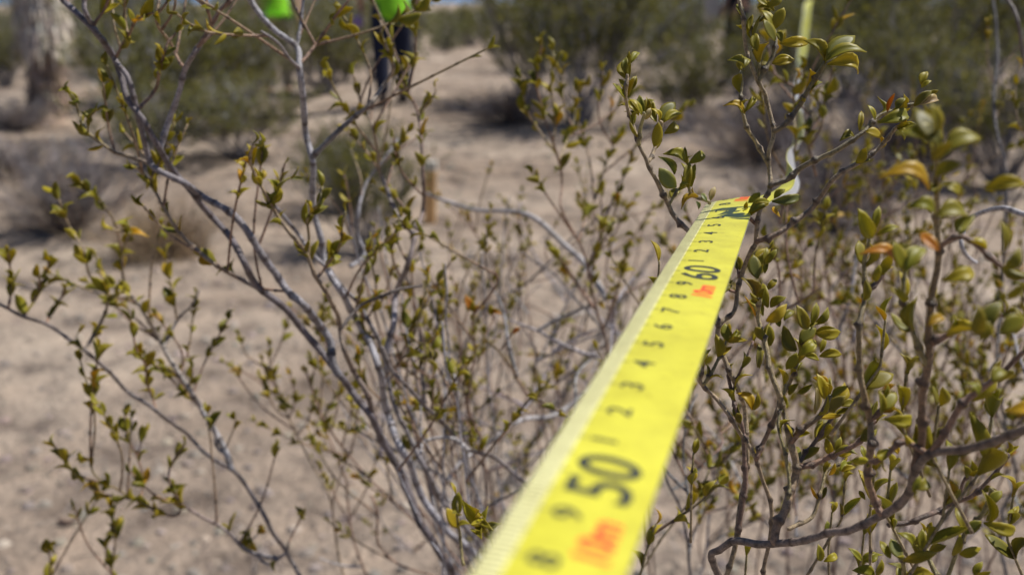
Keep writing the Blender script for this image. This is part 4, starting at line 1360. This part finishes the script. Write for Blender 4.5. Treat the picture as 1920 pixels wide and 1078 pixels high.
def distant_scrub():
    V, F, A, LV, LF, LA = [], [], [], [], [], []
    for k in range(420):
        d = 13.5 + 60 * R.random() ** 1.15
        x = R.uniform(-.75, .75) * d
        if d < 24 and -.18 < (x / d) < .0 and R.random() < .35:
            continue
        if d < 17 and .185 < x / d < .265:
            continue
        h, w_ = R.uniform(1.0, 1.9), R.uniform(1.1, 2.4)
        q_ = x / d
        if q_ < -.48 or -.33 < q_ < -.275 or -.095 < q_ < -.025:
            h = R.uniform(.7, 1.0)
        z = ground_h(x, d)
        n = int(460 if d < 28 else 210)
        g = R.choice(((.15, .15, .05), (.12, .125, .05), (.18, .165, .07), (.16, .15, .09)))
        for q in range(n):
            a, t = R.uniform(0, 6.28), R.random()
            rr_ = math.sqrt(R.random()) * (.35 + .65 * t) * w_ / 2
            pp = Vector((x + rr_ * math.cos(a), d + rr_ * math.sin(a), z + h * (.08 + .95 * t) * (1 - .35 * (rr_ / (w_ / 2)) ** 2)))
            leaf_quad(LV, LF, LA, pp, Vector((R.uniform(-1, 1), R.uniform(-1, 1), R.uniform(-.2, 1))).normalized(), R.uniform(.05, .11) * (1 if d < 30 else 1.5), vary(g, .3), R)
        for q in range(14):
            a = R.uniform(0, 6.28)
            b = Vector((x, d, z))
            t2 = b + Vector((math.cos(a) * w_ * .42 * R.random(), math.sin(a) * w_ * .42 * R.random(), h * R.uniform(.6, 1)))
            simple_tube(LV, LF, LA, [b, t2], .014, .005, vary((.2, .19, .19), .2))
    o = mesh_obj('distant_scrub', [tuple(v) for v in LV], LF, M_FOL, smooth=False, attrs={'col': LA})
    o['kind'] = 'stuff'
    tag(o, 'far-off olive desert scrub reaching to the skyline', 'scrub')


distant_scrub()


# ------------------------------------------------------------------ shaggy yucca tree, upper left
def yucca_tree():
    p = G(92, 226)
    e = empty('yucca_tree', p, 'thick shaggy yucca trunk with pale dead leaf skirt, upper left', 'tree')
    V, F, A = [], [], []
    H = 2.4
    nr, ns = 40, 22
    for i in range(nr):
        f = i / (nr - 1)
        z = f * H - .05
        r = .135 + .06 * math.exp(-z * 9) + .01 * math.sin(z * 20)
        for q in range(ns):
            a = q * 2 * math.pi / ns
            rr_ = r * (1 + .16 * noise.noise(Vector((math.cos(a) * 3, math.sin(a) * 3, z * 5))))
            V.append(tuple(p + Vector((rr_ * math.cos(a) + .05 * math.sin(z * 1.4), rr_ * math.sin(a), z))))
            A.append((*vary((.42, .32, .24), .2), 1))
    for i in range(nr - 1):
        for q in range(ns):
            k = (q + 1) % ns
            F.append((i * ns + q, i * ns + k, i * ns + ns + k, i * ns + ns + q))
    mesh_obj('trunk', V, F, M_TWIG, e, attrs={'col': A})

    def blades(zs, n, length, droop, cols, r0):
        V, F, A = [], [], []
        for k in range(n):
            z = R.uniform(*zs)
            a = R.uniform(0, 6.28)
            out = Vector((math.cos(a), math.sin(a), 0))
            sd = Vector((-math.sin(a), math.cos(a), 0))
            b = p + Vector((.05 * math.sin(z * 1.4), 0, z)) + out * r0
            L = length * R.uniform(.7, 1.2)
            dr = (out * R.uniform(.2, .6) + Vector((0, 0, droop + R.uniform(-.15, .15)))).normalized()
            m1 = b + dr * L * .5 + out * .02
            m2 = b + dr * L
            wd = .011
            i = len(V)
            c = vary(R.choice(cols), .2)
            V += [tuple(b + sd * wd), tuple(b - sd * wd), tuple(m1 - sd * wd * .8 + out * .004), tuple(m1 + sd * wd * .8 + out * .004), tuple(m2)]
            A += [(*c, 1)] * 5
            F += [(i, i + 1, i + 2, i + 3), (i + 3, i + 2, i + 4)]
        return V, F, A
    V, F, A = blades((.68, 2.3), 2800, .24, -1.0, ((.6, .53, .44), (.7, .62, .52), (.45, .37, .29)), .155)
    o = mesh_obj('dead_leaf_skirt', V, F, M_TWIG, e, smooth=False, attrs={'col': A})
    o['kind'] = 'stuff'
    V, F, A = blades((.05, .8), 500, .1, -1.0, ((.3, .22, .17), (.42, .33, .25), (.2, .15, .12)), .145)
    o = mesh_obj('bark_fibre', V, F, M_TWIG, e, smooth=False, attrs={'col': A})
    o['kind'] = 'stuff'
    V, F, A = blades((2.2, 2.55), 420, .3, .5, ((.1, .13, .05), (.14, .16, .07)), .06)
    o = mesh_obj('crown', V, F, M_FOL, e, smooth=False, attrs={'col': A})
    o['kind'] = 'stuff'


yucca_tree()


# ------------------------------------------------------------------ people
M_SKIN = flat_mat('skin', (.42, .25, .17), .55, 20, .08)
M_LIME = flat_mat('lime_shirt', (.25, .62, .02), .8, 14, .12, .004)
M_NAVY = flat_mat('navy_denim', (.018, .022, .045), .85, 30, .25, .003)
M_KHAKI = flat_mat('khaki_cloth', (.3, .27, .23), .85, 30, .15, .003)
M_BLACK = flat_mat('black_cloth', (.008, .008, .01), .8, 30, .2, .003)
M_SHOE = flat_mat('dark_shoe', (.035, .03, .03), .7, 40, .2)
M_HAIR = flat_mat('dark_hair', (.02, .014, .01), .6, 60, .3)
M_PURPLE = flat_mat('magenta_glove', (.16, .03, .09), .7, 40, .2)
M_LILAC = flat_mat('lilac_pouch', (.3, .2, .38), .7, 40, .2)
M_PALE = flat_mat('pale_canvas', (.5, .46, .42), .85, 30, .12, .003)


def skin_mesh(name, joints, edges, root, mat, parent, mtx, sub=2):
    """joints: list of (x,y,z,r[,r2]); one continuous skinned surface"""
    me = bpy.data.meshes.new(name)
    me.from_pydata([j[:3] for j in joints], edges, [])
    o = bpy.data.objects.new(name, me)
    COL.objects.link(o)
    md = o.modifiers.new('skin', 'SKIN')
    md.use_smooth_shade = True
    sv = me.skin_vertices[0].data
    for k, j in enumerate(joints):
        sv[k].radius = (j[3], j[4] if len(j) > 4 else j[3])
        sv[k].use_root = (k == root)
    sb = o.modifiers.new('sub', 'SUBSURF')
    sb.levels = sb.render_levels = sub
    dg = bpy.context.evaluated_depsgraph_get()
    dg.update()
    m2 = bpy.data.meshes.new_from_object(o.evaluated_get(dg))
    bpy.data.objects.remove(o)
    bpy.data.meshes.remove(me)
    m2.transform(mtx)
    m2.materials.clear()
    m2.materials.append(mat)
    m2.name = name
    q = bpy.data.objects.new(name, m2)
    COL.objects.link(q)
    q.parent = parent
    return q


def person(px, py, turn, label, shirt, trousers, step=.25, bag=None, gloves=None, armout=0.0, scale=1.0, hem=.82):
    """standing adult, feet on the ground; local +Y is where the person faces"""
    p = G(px, py)
    e = empty('person', p, label, 'person')
    mt = Matrix.Rotation(turn, 4, 'Z') @ Matrix.Scale(scale, 4)
    s = step
    # pelvis 0, spine, neck, head; arms; legs
    J = [(0, 0, .96, .13, .10), (0, 0, 1.15, .125, .10), (0, .0, 1.36, .15, .10), (0, .01, 1.47, .055), (0, .02, 1.53, .055), (0, .03, 1.63, .085, .095), (0, .02, 1.72, .08, .09),
         (.17, 0, 1.40, .055), (.24, -.02, 1.15, .045), (.25, .08, .93, .032), (.25, .12, .86, .036), (.25, .14, .80, .02),
         (-.17, 0, 1.40, .055), (-.24 - armout, -.02, 1.15, .045), (-.25 - armout * 1.6, .1, .95, .032), (-.25 - armout * 1.7, .14, .88, .036), (-.25 - armout * 1.7, .17, .82, .02),
         (.09, 0, .90, .088), (.10, s * .55, .50, .062), (.10, s * .35, .10, .042), (.10, s * .35 + .12, .045, .04),
         (-.09, 0, .90, .088), (-.10, -s * .25, .50, .062), (-.10, -s * .8, .10, .042), (-.10, -s * .8 + .12, .045, .04)]
    E = [(0, 1), (1, 2), (2, 3), (3, 4), (4, 5), (5, 6), (2, 7), (7, 8), (8, 9), (9, 10), (10, 11), (2, 12), (12, 13), (13, 14), (14, 15), (15, 16),
         (0, 17), (17, 18), (18, 19), (19, 20), (0, 21), (21, 22), (22, 23), (23, 24)]
    skin_mesh('body', J, E, 0, M_SKIN, e, mt)
    # fingers as short chains rooted in the palm
    for sgn, wi, hi in ((1, 9, 10), (-1, 14, 15)):
        hx, hy, hz = J[hi][:3]
        jf, ef = [(hx, hy, hz, .028)], []
        for k in range(4):
            o_ = (k - 1.5) * .018
            b = len(jf)
            jf += [(hx, hy + .01 + o_, hz - .04, .0105), (hx - sgn * .008, hy + .02 + o_, hz - .075 - .006 * (k in (1, 2)), .009), (hx - sgn * .025, hy + .025 + o_, hz - .098, .008)]
            ef += [(0, b), (b, b + 1), (b + 1, b + 2)]
        b = len(jf)
        jf += [(hx - sgn * .02, hy + .04, hz - .01, .011), (hx - sgn * .03, hy + .05, hz - .045, .009)]
        ef += [(0, b), (b, b + 1)]
        skin_mesh('hand', jf, ef, 0, gloves if (gloves and sgn < 0) else M_SKIN, e, mt, 1)
    g = .03
    jt = [(0, 0, 1.02, .16, .125), (0, 0, .93, .18, .145)] + [(j[0], j[1], j[2], j[3] + g) for j in (J[17], J[18])] + [(.10, s * .35, .08, .066)] + [(j[0], j[1], j[2], j[3] + g) for j in (J[21], J[22])] + [(-.10, -s * .8, .08, .066)]
    skin_mesh('trousers', jt, [(0, 1), (1, 2), (2, 3), (3, 4), (1, 5), (5, 6), (6, 7)], 1, trousers, e, mt)
    js = [(0, 0, hem, .215, .19), (0, 0, 1.0, .165, .135), (0, 0, 1.18, .15, .125), (0, 0, 1.37, .17, .12), (0, .01, 1.46, .075),
          (.17, 0, 1.405, .075), (.245, -.02, 1.15, .062), (-.17, 0, 1.405, .075), (-.245 - armout, -.02, 1.15, .062)]
    skin_mesh('shirt', js, [(0, 1), (1, 2), (2, 3), (3, 4), (3, 5), (5, 6), (3, 7), (7, 8)], 1, shirt, e, mt)
    skin_mesh('hair', [(0, -.01, 1.60, .07, .07), (0, 0, 1.70, .092, .1), (0, .01, 1.755, .07, .08)], [(0, 1), (1, 2)], 1, M_HAIR, e, mt, 2)
    for x, y in ((.10, s * .35), (-.10, -s * .8)):
        skin_mesh('shoe', [(x, y - .05, .055, .048, .05), (x, y + .06, .05, .05, .045), (x, y + .17, .04, .045, .035)], [(0, 1), (1, 2)], 0, M_SHOE, e, mt, 2)
    return e, p, mt


def pouch(name, label, cat, p, mtx, c, size, mat):
    """soft bag with rounded corners, a flap and a strap loop"""
    V, F = [], []
    n = 10
    for i in range(n + 1):
        v = i / n * math.pi
        for j in range(16):
            a = j / 16 * 2 * math.pi
            ex = lambda q: math.copysign(abs(q) ** .45, q)
            V.append(tuple(p + mtx @ Vector((c[0] + size[0] * ex(math.cos(a)) * math.sin(v) ** .4, c[1] + size[1] * ex(math.sin(a)) * math.sin(v) ** .4, c[2] + size[2] * ex(math.cos(v))))))
    for i in range(n):
        for j in range(16):
            k = (j + 1) % 16
            F.append((i * 16 + j, i * 16 + k, i * 16 + 16 + k, i * 16 + 16 + j))
    e = empty(name, p + mtx @ Vector((c[0], c[1], c[2] - size[2])), label, cat)
    mesh_obj('bag_body', V, F, mat, e)
    V, F, A = [], [], []
    st = [p + mtx @ Vector((c[0] + size[0] * .6 * math.cos(a), c[1], c[2] + size[2] * (.9 + .9 * math.sin(a)))) for a in [k * math.pi / 10 for k in range(11)]]
    simple_tube(V, F, A, st, .006, .006, (.1, .1, .1), 6)
    mesh_obj('strap', [tuple(v) for v in V], F, mat, e)


e1, p1, m1 = person(738, 197, rad(14), 'person in lime green shirt and navy trousers walking away on the sand', M_LIME, M_NAVY, .12, gloves=M_PURPLE, armout=.0, scale=1.06, hem=.70)
pouch('pouch', 'small lilac pouch in the hand of the person in navy trousers', 'pouch', p1, Matrix.Translation((0, 0, 0)), (-.30, -.05, .76), (.05, .03, .05), M_LILAC)
e2, p2, m2 = person(525, 182, rad(200), 'person in lime green shirt and khaki trousers half hidden by shrubs', M_LIME, M_KHAKI, .1, hem=.89)
e3, p3, m3 = person(1378, 163, rad(100), 'dark figure in black clothes standing behind the creosote shrubs', M_BLACK, M_BLACK, .1)
pouch('canvas_bag', 'pale canvas bag beside the dark figure behind the shrubs', 'bag', p3, Matrix.Identity(4), (-.32, .0, .95), (.09, .07, .22), M_PALE)


# ------------------------------------------------------------------ stake, dead sticks, litter
def stake():
    p = G(806, 418)
    e = empty('wooden_stake', p, 'short tan wooden stake with pale top standing in the sand', 'stake')
    m_w = flat_mat('stake_wood', (.66, .40, .17), .8, 18, .25, .004)
    m_t = flat_mat('stake_top_paint', (.72, .68, .6), .8, 30, .1)
    for nm, z0, z1, m, g in (('post', -.06, .255, m_w, 0), ('cap', .256, .30, m_t, .001)):
        V, F = [], []
        hw, hd, bv = .028 + g, .02 + g, .004
        ring = [(hw - bv, -hd), (hw, -hd + bv), (hw, hd - bv), (hw - bv, hd), (-hw + bv, hd), (-hw, hd - bv), (-hw, -hd + bv), (-hw + bv, -hd)]
        zs = [z0, (z0 + z1) / 2, z1 - .006, z1]
        for k, z in enumerate(zs):
            s = .85 if k == 3 else (.97 + .03 * (k % 2))
            for x, y in ring:
                V.append(tuple(p + Vector((x * s + z * .04, y * s, z))))
        for k in range(3):
            for j in range(8):
                q = (j + 1) % 8
                F.append((k * 8 + j, k * 8 + q, k * 8 + 8 + q, k * 8 + 8 + j))
        F.append(tuple(range(24, 32)))
        F.append(tuple(range(7, -1, -1)))
        mesh_obj(nm, V, F, m, e, smooth=False)


stake()


def dead_stick(pts, r, label, col):
    V, F, A = [], [], []
    wp = []
    for px, py in pts:
        g = G(px, py)
        wp.append((g.x, g.y, g.z + r * 1.1 + R.uniform(0, r)))
    q = [Vector(v) for v in catmull(wp, 6)]
    q, _ = resample(q, .012)
    tube(V, F, A, q, r, r * .55, col, 7, .05, .2, None, R.random() * 9)
    o = mesh_obj('dead_stick', [tuple(v) for v in V], F, M_BARK, attrs={'col': A})
    tag(o, label, 'stick')


dead_stick([(1030, 602), (1060, 598), (1098, 588)], .008, 'pale bleached stick lying on the sand left of the tape', (.55, .5, .45))
dead_stick([(112, 983), (128, 985), (146, 982)], .006, 'short brown stick on the bare sand at lower left', (.16, .1, .07))
dead_stick([(590, 330), (640, 322), (690, 330), (740, 318)], .012, 'grey fallen branch lying in front of the walkers', (.25, .23, .23))
dead_stick([(40, 540), (110, 548), (170, 542)], .007, 'thin grey stick on the sand under the left leafy twigs', (.25, .22, .21))


def litter():
    V, F, A = [], [], []
    for k in range(3200):
        d = 1.5 + 8 * R.random() ** 1.4
        x = R.uniform(-.6, .6) * d
        # litter gathers in drifts
        if fbm(x, d, 1.6, 3, 4.4) < .02 and R.random() < .8:
            continue
        a = R.uniform(0, 3.14)
        ln = R.uniform(.01, .06)
        z = ground_h(x, d) + .003
        q = Vector((x, d, z))
        e = q + Vector((math.cos(a) * ln, math.sin(a) * ln, R.uniform(0, .012)))
        simple_tube(V, F, A, [q, q.lerp(e, .5) + Vector((0, 0, .003)), e], .0016, .0009, vary(R.choice(((.12, .1, .09), (.2, .17, .15), (.3, .27, .24)))))
    o = mesh_obj('plant_litter', [tuple(v) for v in V], F, M_TWIG, attrs={'col': A})
    o['kind'] = 'stuff'
    tag(o, 'fine dark twig litter strewn over the sand', 'litter')


litter()
